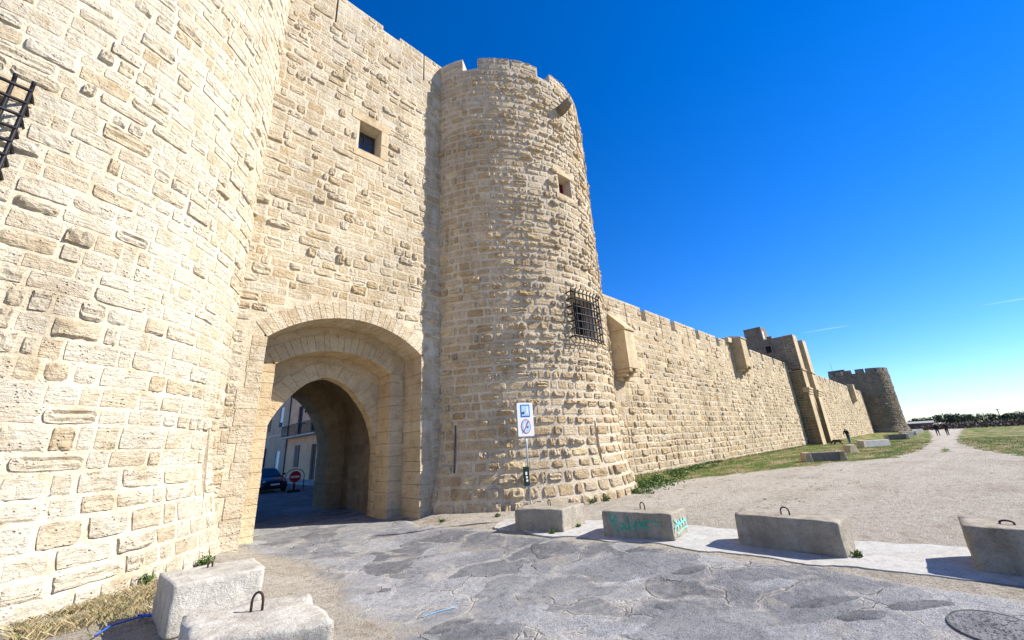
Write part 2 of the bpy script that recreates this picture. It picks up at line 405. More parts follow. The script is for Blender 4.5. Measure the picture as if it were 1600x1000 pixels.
def axis_pts(segs):
    out = []
    for a, b, st in segs:
        n = max(1, int(round((b - a) / st))); out += list(np.linspace(a, b, n, endpoint=False))
    return out
def gz(x, y):
    nr = float(np.clip(sstep(7.0, 7.8, x) + (1 - sstep(.9, 2.2, x)), 0, 1)) if y < 18 else 0
    return hh_(x, y) - .012 + nr * (mnoise.noise((x * .55, y * .55, 3.3)) * .022 + mnoise.noise((x * 2.1, y * 2.1, 7.7)) * .010)
xs = axis_pts([(-3000, -600, 800), (-600, -60, 90), (-60, -6, 6), (-6, 20, .22), (20, 60, .5), (60, 160, 1.6), (160, 400, 20), (400, 3000, 400)]) + [3000]
ys = axis_pts([(-3000, -600, 800), (-600, -80, 60), (-80, -12, 4), (-12, 14, .22), (14, 70, 3), (70, 600, 60), (600, 3000, 600)]) + [3000]
X, Y = np.meshgrid(xs, ys); Z = hgt(X, Y)
rough = np.array([[mnoise.noise((x * .55, y * .55, 3.3)) * .022 + mnoise.noise((x * 2.1, y * 2.1, 7.7)) * .010 for x in xs] for y in ys])
near = sstep(7.0, 7.8, X) + (1 - sstep(.9, 2.2, X)); near = np.clip(near, 0, 1) * np.where((Y < 18) & (np.abs(X) < 200), 1, 0)
Z = Z + rough * near - .012
nxg, nyg = len(xs), len(ys)
me = bpy.data.meshes.new('ground')
me.from_pydata(np.stack([X, Y, Z], -1).reshape(-1, 3).tolist(), [], [(j * nxg + i, j * nxg + i + 1, (j + 1) * nxg + i + 1, (j + 1) * nxg + i) for j in range(nyg - 1) for i in range(nxg - 1)])
at = me.attributes.new('grass', 'FLOAT', 'POINT'); at.data.foreach_set('value', grass_amount(X, Y).ravel().astype(np.float32))
me.polygons.foreach_set('use_smooth', [True] * len(me.polygons))
m = mat('sandy_ground', rough=.95, spec=.1); nt = m.node_tree; b = nt.nodes['Principled BSDF']
P = nt.nodes.new('ShaderNodeNewGeometry').outputs['Position']
c = ramp(nt, noise(nt, vscale(nt, P, (.5, 1.3, 1.0)), .55, 6, .68), [(.3, (.38, .33, .255)), (.5, (.465, .42, .345)), (.7, (.52, .475, .40))])
c = mixc(nt, c, ramp(nt, noise(nt, P, 5, 6, .7), [(.33, (.60, .54, .46)), (.5, (1, 1, 1)), (.75, (1.1, 1.1, 1.1))]), .75, 'MULTIPLY')
c = mixc(nt, c, ramp(nt, noise(nt, P, 45, 3, .7), [(.36, (.40, .36, .31)), (.48, (1, 1, 1)), (.8, (1.15, 1.15, 1.15))]), .85, 'MULTIPLY')
ga = N(nt, 'ShaderNodeAttribute'); ga.attribute_name = 'grass'
gn = noise(nt, vscale(nt, P, (.35, 1.0, 1.0)), 1.3, 6, .7)
gm = maprange(nt, math_(nt, 'ADD', ga.outputs['Fac'], math_(nt, 'MULTIPLY', math_(nt, 'SUBTRACT', gn, .5), 2.4)), .35, .62)
gcol = ramp(nt, noise(nt, vscale(nt, P, (.25, .9, 1.0)), 1.0, 5, .65), [(.36, (.075, .13, .02)), (.48, (.13, .16, .035)), (.56, (.27, .22, .10)), (.68, (.36, .29, .16))])
gcol = mixc(nt, gcol, ramp(nt, noise(nt, P, 14, 4, .7), [(.3, (.6, .6, .55)), (.55, (1, 1, 1)), (.8, (1.2, 1.2, 1.1))]), .8, 'MULTIPLY')
c = mixc(nt, c, gcol, gm)
nt.links.new(c, b.inputs['Base Color'])
nt.links.new(bump(nt, math_(nt, 'ADD', noise(nt, P, 9, 8, .75), math_(nt, 'MULTIPLY', noise(nt, P, 50, 3, .7), .4)), 1.0, .08), b.inputs['Normal'])
me.materials.append(m); M['ground'] = m
setp(child('ground', me, None), 'pale sandy ground and grass field spreading out below the walls', 'ground', kind='structure')

# road: strip with irregular edges
RL = np.array([(-14, 1.2), (-8, 1.5), (-2, 2.0), (3, 2.3), (5, 2.35), (6.3, 2.45), (8.5, 2.8), (10.2, 2.65), (11.4, 2.3), (12.4, 2.2), (13, 2.5), (19.2, 2.0)])
RR = np.array([(-14, 7.6), (-8, 7.4), (-3, 7.2), (-.1, 7.18), (1.4, 7.2), (2.7, 7.15), (4.4, 7.15), (5.3, 6.85), (6, 6.65), (7.4, 6.75), (8.3, 6.6), (9.75, 6.4), (11.0, 6.55), (12, 6.9), (13, 6.5), (19.2, 7.2)])
ysr = np.arange(-14, 19.3, .14); nc = 44; rv = []; ed = []
for y in ysr:
    l = np.interp(y, RL[:, 0], RL[:, 1]) + (.18 * mnoise.noise((y * .9, 1, 2)) + .08 * mnoise.noise((y * 3.1, 5, 2)) if y < 11 else 0)
    r = np.interp(y, RR[:, 0], RR[:, 1]) + (.16 * mnoise.noise((y * .9, 8, 2)) + .09 * mnoise.noise((y * 3.3, 3, 2)) if y < 11 else 0)
    for i in range(nc):
        x = l + (r - l) * i / (nc - 1)
        zz = hh_(x, y) + .006 + (.014 * mnoise.noise((x * .8, y * .8, 4)) + .006 * mnoise.noise((x * 3, y * 3, 9)) + .012) * min(1, min(x - l, r - x) * 3) - .05 * (1 - min(1, min(x - l, r - x) * 4))
        rv.append((x, y, zz)); ed.append(min(x - l, r - x))
me = bpy.data.meshes.new('road'); k = len(ysr)
me.from_pydata(rv, [], [(j * nc + i, j * nc + i + 1, (j + 1) * nc + i + 1, (j + 1) * nc + i) for j in range(k - 1) for i in range(nc - 1)])
at = me.attributes.new('edge', 'FLOAT', 'POINT'); at.data.foreach_set('value', ed); me.polygons.foreach_set('use_smooth', [True] * len(me.polygons))
def asphalt_mat(name, tone, edge=False):
    m = mat(name, rough=.88, spec=.25); nt = m.node_tree; b = nt.nodes['Principled BSDF']
    P = nt.nodes.new('ShaderNodeNewGeometry').outputs['Position']
    dn = nt.nodes.new('ShaderNodeTexNoise'); dn.inputs['Scale'].default_value = 1.3; dn.inputs['Detail'].default_value = 5; nt.links.new(P, dn.inputs['Vector'])
    va = nt.nodes.new('ShaderNodeVectorMath'); va.operation = 'MULTIPLY_ADD'; nt.links.new(dn.outputs[1], va.inputs[0]); va.inputs[1].default_value = (1.1, 1.1, 1.1); nt.links.new(P, va.inputs[2])
    W = va.outputs[0]
    t = tone
    c = ramp(nt, noise(nt, P, .8, 6, .65), [(.3, (.162 * t, .164 * t, .170 * t)), (.5, (.208 * t, .209 * t, .214 * t)), (.7, (.268 * t, .268 * t, .270 * t))])
    if edge:
        v1 = N(nt, 'ShaderNodeTexVoronoi', Scale=1.15); v1.feature = 'F1'; nt.links.new(W, v1.inputs['Vector'])
        c = mixc(nt, c, ramp(nt, v1.outputs['Color'], [(.1, (.60, .60, .61)), (.45, (.93, .93, .94)), (.9, (1.38, 1.37, 1.34))]), 1.0, 'MULTIPLY')
        v2 = N(nt, 'ShaderNodeTexVoronoi', Scale=1.15); v2.feature = 'DISTANCE_TO_EDGE'; nt.links.new(W, v2.inputs['Vector'])
        crk = math_(nt, 'MULTIPLY', maprange(nt, v2.outputs['Distance'], .020, .004), maprange(nt, noise(nt, P, 1.7, 2, .5), .48, .58))
        c = mixc(nt, c, (.06, .058, .055), math_(nt, 'MULTIPLY', crk, .8))
        dust = math_(nt, 'MULTIPLY', maprange(nt, v2.outputs['Distance'], .10, .0), maprange(nt, noise(nt, P, .9, 3, .6), .42, .58))
        c = mixc(nt, c, (.42, .395, .355), math_(nt, 'MULTIPLY', dust, .85))
    sp = noise(nt, P, 70, 3, .8)
    c = mixc(nt, c, ramp(nt, sp, [(.36, (.38, .38, .38)), (.5, (1, 1, 1)), (.66, (1.5, 1.47, 1.4))]), .95, 'MULTIPLY')
    c = mixc(nt, c, ramp(nt, noise(nt, P, 9, 6, .75), [(.36, (.62, .62, .63)), (.5, (1, 1, 1)), (.7, (1.22, 1.21, 1.18))]), .8, 'MULTIPLY')
    if edge:
        lost = math_(nt, 'MULTIPLY', maprange(nt, noise(nt, P, .62, 7, .72, .6), .56, .61), .85)
        c = mixc(nt, c, ramp(nt, noise(nt, P, 55, 3, .8), [(.34, (.13, .12, .10)), (.5, (.31, .285, .245)), (.7, (.44, .41, .36))]), lost)
    dusty = maprange(nt, noise(nt, P, 2.1, 7, .75), .50, .70)
    c = mixc(nt, c, (.40, .385, .355), math_(nt, 'MULTIPLY', dusty, .45))
    if edge:
        ea = N(nt, 'ShaderNodeAttribute'); ea.attribute_name = 'edge'
        en = math_(nt, 'ADD', ea.outputs['Fac'], math_(nt, 'MULTIPLY', math_(nt, 'SUBTRACT', noise(nt, P, 2.6, 6, .75), .5), 1.3))
        sand = ramp(nt, noise(nt, P, 40, 4, .75), [(.32, (.20, .18, .15)), (.48, (.37, .335, .28)), (.75, (.45, .415, .355))])
        c = mixc(nt, sand, c, maprange(nt, en, .12, .36))
    nt.links.new(c, b.inputs['Base Color'])
    h = math_(nt, 'ADD', math_(nt, 'MULTIPLY', sp, .5), noise(nt, P, 7, 7, .72))
    if edge: h = math_(nt, 'SUBTRACT', h, math_(nt, 'MULTIPLY', crk, .8))
    nt.links.new(bump(nt, h, .9, .045), b.inputs['Normal'])
    return m
M['asphalt'] = asphalt_mat('worn_asphalt', 1.18, True); M['asphalt_dark'] = asphalt_mat('asphalt_patch_dark', .72); M['asphalt_mid'] = asphalt_mat('asphalt_patch_grey', 1.05); M['asphalt_pale'] = asphalt_mat('asphalt_patch_pale', 1.35)
me.materials.append(M['asphalt'])
road = setp(child('road', me, None), 'worn patched grey asphalt road leading through the gate', 'road', kind='structure')
rv = np.array(rv)
def road_z(x, y):
    return float(hh_(x, y) + .006 + .014 * mnoise.noise((x * .8, y * .8, 4)) + .006 * mnoise.noise((x * 3, y * 3, 9)) + .012)
def road_patch(px, py, rx, ry, ang, mt, seed):
    cx, cy = gpt(px, py, -.16); rn = random.Random(seed); n = 40; vs = []; rings = 5
    for q in range(rings + 1):
        for i in range(n):
            a = 2 * PI * i / n
            k = 1 + .38 * mnoise.noise((math.cos(a) * 1.3 + seed, math.sin(a) * 1.3, seed * 2.1)) + .16 * mnoise.noise((math.cos(a) * 4 + seed, math.sin(a) * 4, 3))
            f = q / rings; lx, ly = rx * k * f * math.cos(a), ry * k * f * math.sin(a)
            x = cx + lx * math.cos(ang) - ly * math.sin(ang); y = cy + lx * math.sin(ang) + ly * math.cos(ang)
            vs.append((x, y, road_z(x, y) + (.009 if q < rings else -.004) + (.002 * (seed % 3))))
    fs = [(q * n + i, q * n + (i + 1) % n, (q + 1) * n + (i + 1) % n, (q + 1) * n + i) for q in range(rings) for i in range(n)]
    o = MB().add(vs, fs).obj('asphalt_patch', mt, road, smooth=True, fix=False); return o
for i, a in enumerate([(845, 868, .42, .18, .9, 'asphalt_dark'), (870, 868, .34, .11, -.6, 'asphalt_dark'), (985, 893, .85, .42, -.75, 'asphalt_mid'), (1042, 948, .16, .10, -.6, 'asphalt_dark'),
                       (1120, 975, .62, .42, -.8, 'asphalt_mid'), (935, 925, .34, .16, -.5, 'asphalt_mid'), (790, 915, .55, .30, .3, 'asphalt_mid'),
                       (560, 880, .55, .26, .7, 'asphalt_pale'), (700, 870, .50, .22, -.4, 'asphalt_pale'), (1290, 955, .34, .09, -.75, 'asphalt_dark'), (1350, 975, .22, .09, -.8, 'asphalt_dark'),
                       (1440, 968, .30, .09, -.9, 'asphalt_dark'), (810, 960, .40, .20, -.2, 'asphalt_pale'), (730, 895, .34, .14, .1, 'asphalt_dark'), (640, 900, .30, .15, -.6, 'asphalt_mid'), (1200, 930, .36, .13, -.8, 'asphalt_pale'), (1080, 905, .25, .10, -.7, 'asphalt_dark'), (700, 980, .30, .12, -.3, 'asphalt_dark'), (960, 985, .35, .16, -.6, 'asphalt_pale'), (1230, 990, .35, .14, -.7, 'asphalt_pale'), (640, 850, .32, .10, .2, 'asphalt_dark')]):
    road_patch(a[0], a[1], a[2], a[3], a[4], M[a[5]], i * 3 + 2)

# concrete footing strip under the right-hand blocks
def blob_slab(name, poly, top, thick, mt, parent=None, seed=1):
    pts = []
    for i in range(len(poly)):
        a, b2 = np.array(poly[i]), np.array(poly[(i + 1) % len(poly)]); n = max(2, int(np.linalg.norm(b2 - a) / .07))
        for t in range(n):
            p = a + (b2 - a) * t / n
            pts.append((p[0] + .09 * mnoise.noise((p[0] * 2.6, p[1] * 2.6, seed)) + .03 * mnoise.noise((p[0] * 9, p[1] * 9, seed)), p[1] + .09 * mnoise.noise((p[0] * 2.6, p[1] * 2.6, seed + 9)) + .03 * mnoise.noise((p[0] * 9, p[1] * 9, seed + 9))))
    mb = MB().prism(pts, lambda p, t: (p[0], p[1], t), top - thick, top)
    return mb.obj(name, mt, parent)
strip = setp(blob_slab('concrete_strip', [(7.1, 8.2), (6.62, 7.75), (6.75, 7.0), (6.6, 6.2), (6.95, 5.5), (6.9, 4.9), (7.2, 4.2), (7.15, 3.3), (7.3, 2.5), (7.2, 1.75), (7.45, 1.2), (7.5, .5), (7.65, -.3), (7.55, -1.6), (9.2, -1.7), (9.3, .3), (9.0, 1.6), (9.0, 3.3), (8.9, 4.9), (8.5, 6.2), (8.0, 7.6), (7.5, 8.4)],
                            .004, .2, M['slab'], None, 5), 'pale cracked concrete strip under the row of concrete blocks', 'pavement', kind='structure')

# town street beyond the gate
street = MB(); gy = list(np.arange(19, 70, 3.0)); 
street.add([(x, y, -.155) for y in gy for x in (-9, 0, 10.4)], [(3 * j + i, 3 * j + i + 1, 3 * j + i + 4, 3 * j + i + 3) for j in range(len(gy) - 1) for i in range(2)])
setp(street.obj('street', M['asphalt_dark'], None, fix=False), 'shaded town street behind the gate', 'street', kind='structure')
setp(MB().box(10.4, 12.1, 18.8, 66, -.4, -.03).obj('pavement', M['slab'], None, bevel=.02), 'narrow raised pavement along the house fronts', 'pavement', kind='structure')

# ------------------------------------------------------------------ round gate towers
TR_, TZ = 4.75, 17.62
def rad(z): return TR_ + .36 * float(np.clip((1.75 - z) / 1.75, 0, 1)) ** 1.15 
def tower_surf(cx, cy):
    def f(u, z, d):
        a = u / TR_; r = rad(z) + d
        return (cx + r * math.cos(a), cy + r * math.sin(a), z)
    return f
def core_cyl(cx, cy, a0, a1, zb, zt, opens, depth, radf=rad, na=72, zlist=()):
    A = set(np.linspace(a0, a1, na).round(5)); Zs = set(np.linspace(zb, zt, 14).round(4)) | set(zlist)
    for o in opens: A |= {round(o[0], 5), round(o[1], 5)}; Zs |= {round(o[2], 4), round(o[3], 4)}
    A = sorted(A); Zs = sorted(Zs); mb = MB()
    pt = lambda a, z, k=0: (cx + (radf(z) - k) * math.cos(a), cy + (radf(z) - k) * math.sin(a), z)
    idx = {}; vs = []
    for j, z in enumerate(Zs):
        for i, a in enumerate(A): idx[i, j] = len(vs); vs.append(pt(a, z))
    fs = []
    for j in range(len(Zs) - 1):
        for i in range(len(A) - 1):
            ca, cz = (A[i] + A[i + 1]) / 2, (Zs[j] + Zs[j + 1]) / 2
            if any(o[0] < ca < o[1] and o[2] < cz < o[3] for o in opens): continue
            fs.append((idx[i, j], idx[i + 1, j], idx[i + 1, j + 1], idx[i, j + 1]))
    mb.add(vs, fs)
    for o in opens:
        p = [pt(o[0], o[2]), pt(o[1], o[2]), pt(o[1], o[3]), pt(o[0], o[3])]; q = [pt(o[0], o[2], depth), pt(o[1], o[2], depth), pt(o[1], o[3], depth), pt(o[0], o[3], depth)]
        mb.add(p + q, [(0, 4, 5, 1), (1, 5, 6, 2), (2, 6, 7, 3), (3, 7, 4, 0)])
    return mb
def arc_block(cx, cy, a0, a1, r0, r1, z0, z1, n=8):
    mb = MB(); vs = []
    for i in range(n + 1):
        a = a0 + (a1 - a0) * i / n; c, s = math.cos(a), math.sin(a)
        vs += [(cx + r0 * c, cy + r0 * s, z0), (cx + r1 * c, cy + r1 * s, z0), (cx + r1 * c, cy + r1 * s, z1), (cx + r0 * c, cy + r0 * s, z1)]
    fs = [(0, 1, 2, 3), (4 * n + 3, 4 * n + 2, 4 * n + 1, 4 * n)]
    for i in range(n):
        for k in range(4): fs.append((4 * i + k, 4 * i + 4 + k, 4 * i + 4 + (k + 1) % 4, 4 * i + (k + 1) % 4))
    return mb.add(vs, fs)
D = R_
def grate_on(parent, cx, cy, a0, a1, z0, z1, off=.22, nb=9, nr=7):
    g = MB(); pt = lambda a, z, k: (cx + (TR_ + k) * math.cos(a), cy + (TR_ + k) * math.sin(a), z)
    for i in range(nb):
        a = a0 + (a1 - a0) * i / (nb - 1)
        g.tube([pt(a, z0 - .14, off + .10), pt(a, z0 - .10, off + .03), pt(a, z0, off), pt(a, z1, off), pt(a, z1 + .08, off + .03), pt(a, z1 + .12, off + .08)], .024, 6)
    for j in range(nr):
        z = z0 + .02 + (z1 - z0 - .04) * j / (nr - 1)
        g.tube([pt(a0 - .012, z - .02, -.05)] + [pt(a0 - .004, z, off * .55)] + [pt(a0 + (a1 - a0) * i / 6, z, off + .018) for i in range(7)] + [pt(a1 + .004, z, off * .55), pt(a1 + .012, z - .02, -.05)], .025, 6)
    return g.obj('window_grate', M['black_iron'], parent, smooth=True)

def round_tower(cx, cy, label, seed, wins, loops, merl, a0, a1, m, mm, bias, tops, dep=1.3, big=1.22, lr=(.24, .74), jt=.07):
    t = thing('round_tower', (cx, cy, 0), label, 'tower', None)
    opens = [(D(w[0]), D(w[1]), w[2], w[3]) for w in wins]
    lw = .035 / TR_
    lops = [(D(l[0]) - lw, D(l[0]) + lw, l[1], l[2]) for l in loops]
    core_cyl(cx, cy, D(a0), D(a1), -.5, TZ, opens + lops, .75, zlist=(.2, .5, .8, 1.1, 1.4, 1.75)).obj('wall', mm, t, smooth=False, fix=False)
    # plain back half and top
    bk = core_cyl(cx, cy, D(a1), D(a0 + 360), -.5, TZ, [], .5, na=30); bk.lathe([(TR_, TZ), (.01, TZ)], (cx, cy, 0), 64); bk.obj('rear_wall', mm, t, fix=False)
    def blocks(z0, z1):
        out = []
        for (o0, o1, q0, q1) in opens:
            if z1 > q0 - .02 and z0 < q1 + .02: out.append((o0 * TR_ - .015, o1 * TR_ + .015))
        for (o0, o1, q0, q1) in lops:
            if z1 > q0 and z0 < q1: out.append((o0 * TR_ - .005, o1 * TR_ + .005))
        if z1 > TZ + .02:
            for (c0, c1) in tops: out.append((D(c0) * TR_, D(c1) * TR_))
        return out
    masonry(t, tower_surf(cx, cy), D(a0) * TR_, D(a1) * TR_, -.12, 18.2, seed, m, blocks=blocks, bandfn=bias, low_px=7, dep=dep, big=big, lrange=lr, joint=jt)
    for (c0, c1, zt) in merl:
        arc_block(cx, cy, D(c0), D(c1), TR_ - .6, TR_, TZ - .002, zt, max(3, int((c1 - c0) / 4))).obj('merlon', mm, t)
    for k, w in enumerate(wins):
        q = MB(); r = TR_ - .45; A0, A1 = D(w[0]), D(w[1])
        pane = [(cx + r * math.cos(a), cy + r * math.sin(a), z) for a, z in ((A0, w[2]), (A1, w[2]), (A1, w[3]), (A0, w[3]))]
        q.add(pane, [(0, 1, 2, 3)]); win = q.obj('window', M[w[4]], t, fix=False)
        fr = MB(); r2 = r + .03
        for (p0, p1, z0, z1) in ((A0, A0 + .012, w[2], w[3]), (A1 - .012, A1, w[2], w[3]), (A0, A1, w[2], w[2] + .06), (A0, A1, w[3] - .06, w[3]), ((A0 + A1) / 2 - .005, (A0 + A1) / 2 + .005, w[2], w[3])):
            am = arc_block(cx, cy, p0, p1, r - .02, r2, z0, z1, 2); fr.add(am.v, am.f)
        fr.obj('window_frame', M['wood'] if w[4] != 'wine' else M['wine'], win)
        # dressed surround stones
        zz = w[2]
        for (s0, s1, z0, z1) in ((w[0] - 3, w[1] + 3, w[3] + .01, w[3] + .36), (w[0] - 2, w[1] + 2, w[2] - .3, w[2] - .01)):
            ab = arc_block(cx, cy, D(s0), D(s1), TR_ - .1, TR_ + .034, z0, z1, 5); ab.obj('lintel' if z0 > w[2] else 'sill', M['dressed'], t)
    for l in loops:
        q = MB(); r = TR_ - .6; a = D(l[0])
        q.add([(cx + r * math.cos(a + s * .03), cy + r * math.sin(a + s * .03), z) for s, z in ((-1, l[1] - .1), (1, l[1] - .1), (1, l[2] + .1), (-1, l[2] + .1))], [(0, 1, 2, 3)])
        q.obj('loophole', M['dark'], t, fix=False)
    return t
def bias_r(u, z):
    a = math.degrees(u / TR_)
    if z < 2.6: return (.12, .78, .10) if a > -142 else (.6, .25, .15)
    if a < -140: return (.55, .3, .15)
    return (.22, .58, .20)
def bias_l(u, z):
    a = math.degrees(u / TR_)
    if .4 < z < 2.0: return (.34, .12, .54)
    return (.54, .22, .24)
MERL_R = [(-166, -146.7, 18.32), (-138.7, -121.5, 18.15), (-120.7, -105.4, 18.15), (-97, -80, 18.15), (-79.2, -64, 18.15), (-56, -38, 18.15), (-37, -22, 18.15)]
TOPS_R = [(-146.7, -138.7), (-121.5, -120.7), (-105.4, -97), (-80, -79.2), (-64, -56), (-38, -37), (-22, 10)]
towerR = round_tower(11.97, 13.0, 'tall round pale stone tower with iron grate and spout beside the dog sign', 101,
                     [(-98.6, -89.2, 11.6, 12.55, 'wine'), (-98.0, -83.0, 5.55, 7.05, 'dark')], [(-153.1, 1.08, 2.53), (-92, 1.10, 2.48)],
                     MERL_R, -170, 5, M['stone_tan'], M['mortar_tan'], bias_r, TOPS_R)
grate_on(towerR, 11.97, 13.0, D(-101), D(-81.0), 5.4, 7.15)
mir = lambda L: [(-180 - b_, -180 - a_) + tuple(r_) for (a_, b_, *r_) in L]
towerL = round_tower(-2.97, 13.0, 'round cream stone tower rising over dry weeds with barred window', 202,
                     [(-96.0, -80.5, 5.75, 7.15, 'dark')], [(-26.9, 1.08, 2.53)], sorted(mir(MERL_R)), -150, -10, M['stone_pale'], M['mortar_pale'], bias_l, sorted(mir(TOPS_R)), .85, 1.12, (.25, .76), .038)
grate_on(towerL, -2.97, 13.0, D(-98), D(-78.2), 5.62, 7.28, off=.28, nb=11, nr=8)
# water spout on the right tower
a = D(-91.5); c0 = Vector((11.97, 13.0, 0)); e = Vector((math.cos(a), math.sin(a), 0)); tg = Vector((-e.y, e.x, 0)); mb = MB()
prof = [(-.14, -.10), (.14, -.10), (.17, .16), (-.17, .16)]
vs = []
for (k, dz, s) in ((TR_ - .3, 0, 1.2), (TR_ + .25, .02, 1.2), (TR_ + .5, .08, 1.1), (TR_ + .66, .16, .85)):
    for (x, z) in prof: vs.append(tuple(c0 + e * k + tg * (x * s) + Vector((0, 0, 16.15 + dz + z * s))))
mb.add(vs, [(0, 1, 2, 3), (15, 14, 13, 12)] + [(4 * j + i, 4 * j + (i + 1) % 4, 4 * j + 4 + (i + 1) % 4, 4 * j + 4 + i) for j in range(3) for i in range(4)])
mb.obj('water_spout', M['stone_grey'], towerR, bevel=.03)

# ------------------------------------------------------------------ gate between the towers
CX = 4.49
def seg_outline(hw, zs, rise, n=25, zb=-.4):
    Rr = (hw * hw + rise * rise) / (2 * rise); th = math.asin(hw / Rr); zc = zs + rise - Rr
    return [(CX + Rr * math.sin(-th + 2 * th * i / (n - 1)), zc + Rr * math.cos(-th + 2 * th * i / (n - 1))) for i in range(n)], (CX, zc)
HALF = [(0, 1.0), (.12, .978), (.24, .945), (.36, .897), (.5, .812), (.645, .69), (.76, .575), (.86, .44), (.935, .29), (.98, .15), (1.0, 0)]
def pointed_outline(hw, zs, rise, n=12):
    """pointed arch: half outline as fractions of half width and rise"""
    L = [(CX - hw * a, zs + rise * b) for a, b in reversed(HALF)]
    return L + [(2 * CX - x, z) for x, z in reversed(L[:-1])], None
def arch_order(parent, outl, y0, y1, thick, nv, m, hw, zs, seed, jw=.5, zb=-.4, name='voussoir'):
    """voussoirs along an arch outline and jamb blocks below it, each a block of its own"""
    rn = random.Random(seed); n = len(outl)
    # arc length
    Ls = [0]; 
    for i in range(n - 1): Ls.append(Ls[-1] + math.dist(outl[i], outl[i + 1]))
    xi = np.array([p[0] for p in outl]); zi = np.array([p[1] for p in outl])
    def P(s):
        return np.array([np.interp(s, Ls, xi), np.interp(s, Ls, zi)])
    def nrm(s):
        e = .03; t = P(min(s + e, Ls[-1])) - P(max(s - e, 0)); t /= np.linalg.norm(t); return np.array([-t[1], t[0]])
    cuts = [0] + [(i + rn.uniform(-.16, .16)) / nv for i in range(1, nv)] + [1]
    for i in range(nv):
        s0, s1 = Ls[-1] * cuts[i] + .004, Ls[-1] * cuts[i + 1] - .004; th = thick * rn.uniform(.86, 1.08); off = rn.uniform(0, .007)
        ps = [P(s) for s in np.linspace(s0, s1, 4)]; ns = [nrm(s0), nrm((s0 * 2 + s1) / 3), nrm((s0 + 2 * s1) / 3), nrm(s1)]
        poly = [tuple(p) for p in ps] + [tuple(p + nn * th) for p, nn in reversed(list(zip(ps, ns)))]
        MB().prism(poly, lambda p, t: (p[0], t, p[1]), y0 - off, y1).obj(name, m, parent, bevel=.006)
    for sd in (-1, 1):
        z = zb
        while z < zs - .05:
            hh = min(rn.uniform(.30, .52), zs - z)
            if zs - z - hh < .12: hh = zs - z
            off = rn.uniform(0, .008); w = jw * rn.uniform(.7, 1.1); x0 = CX + sd * (hw - rn.uniform(0, .012))
            MB().box(min(x0, x0 + sd * w), max(x0, x0 + sd * w), y0 - off, y1, z + .004, z + hh - .004).obj('jamb_block', m, parent, bevel=.008)
            z += hh
gate = thing('gatehouse', (CX, 11.4, 0), 'cream stone gate wall with deep stepped archway between two round towers', 'gate')
GY = 11.4
o1, _ = seg_outline(2.28, 4.85, .86); o2, _ = seg_outline(1.77, 4.38, .58); o3, _ = pointed_outline(1.77, 1.8, 2.48); o4, _ = pointed_outline(1.58, 2.0, 2.4)
def plate(mb, outl, y, x0, x1, ztop, zb=-.5):
    """wall face in plane y with an arch opening"""
    l = outl[0][0]; r = outl[-1][0]
    mb.add([(x0, y, zb), (l, y, zb), (l, y, outl[0][1]), (x0, y, outl[0][1])], [(0, 1, 2, 3)])
    mb.add([(r, y, zb), (x1, y, zb), (x1, y, outl[-1][1]), (r, y, outl[-1][1])], [(0, 1, 2, 3)])
    n = len(outl); vs = []
    for (x, z) in outl: vs += [(x, y, z), (x, y, ztop)]
    mb.add(vs, [(2 * i, 2 * i + 2, 2 * i + 3, 2 * i + 1) for i in range(n - 1)])
    mb.add([(x0, y, outl[0][1]), (l, y, outl[0][1]), (l, y, ztop), (x0, y, ztop)], [(0, 1, 2, 3)])
    mb.add([(r, y, outl[-1][1]), (x1, y, outl[-1][1]), (x1, y, ztop), (r, y, ztop)], [(0, 1, 2, 3)])
def soffit(mb, outl, y0, y1, zb=-.5):
    pts = [(outl[0][0], zb)] + list(outl) + [(outl[-1][0], zb)]; vs = []
    for (x, z) in pts: vs += [(x, y0, z), (x, y1, z)]
    mb.add(vs, [(2 * i, 2 * i + 1, 2 * i + 3, 2 * i + 2) for i in range(len(pts) - 1)])
grow = lambda o, k: [(CX + (x - CX) * (1 + k), z + (z * k * .4)) for x, z in o]
WX0, WX1, WZ0, WZ1 = 4.13, 4.92, 11.95, 13.15
mb = MB(); g1 = grow(o1, .03)
plate(mb, g1, GY, 1.0, 8.0, 6.5)
for (x0, x1, z0, z1) in ((1.0, 8.0, 6.5, WZ0), (1.0, WX0, WZ0, WZ1), (WX1, 8.0, WZ0, WZ1), (1.0, 8.0, WZ1, 17.6)):
    mb.add([(x0, GY, z0), (x1, GY, z0), (x1, GY, z1), (x0, GY, z1)], [(0, 1, 2, 3)])
mb.add([(x, y, z) for y in (GY, GY + .7) for x, z in ((WX0, WZ0), (WX1, WZ0), (WX1, WZ1), (WX0, WZ1))], [(0, 4, 5, 1), (1, 5, 6, 2), (2, 6, 7, 3), (3, 7, 4, 0)])
mb.obj('wall', M['mortar'], gate, fix=False)
mb = MB(); plate(mb, grow(o2, .03), 12.53, 1.6, 7.4, 6.5); plate(mb, grow(o3, .03), 13.43, 1.6, 7.4, 6.5)
soffit(mb, grow(o1, .05), GY + .02, 12.53); soffit(mb, grow(o2, .05), 12.55, 13.43)
mb.obj('arch_backing', M['dressed'], gate, fix=False)
arch_order(gate, o1, GY - .012, 12.52, .50, 27, M['dressed_pale'], 2.28, 4.85, 7, .46)
arch_order(gate, o2, 12.5, 13.41, .52, 19, M['dressed'], 1.77, 4.38, 8, .6)
arch_order(gate, o3, 13.4, 13.86, .52, 22, M['dressed'], 1.77, 1.8, 9, .55)
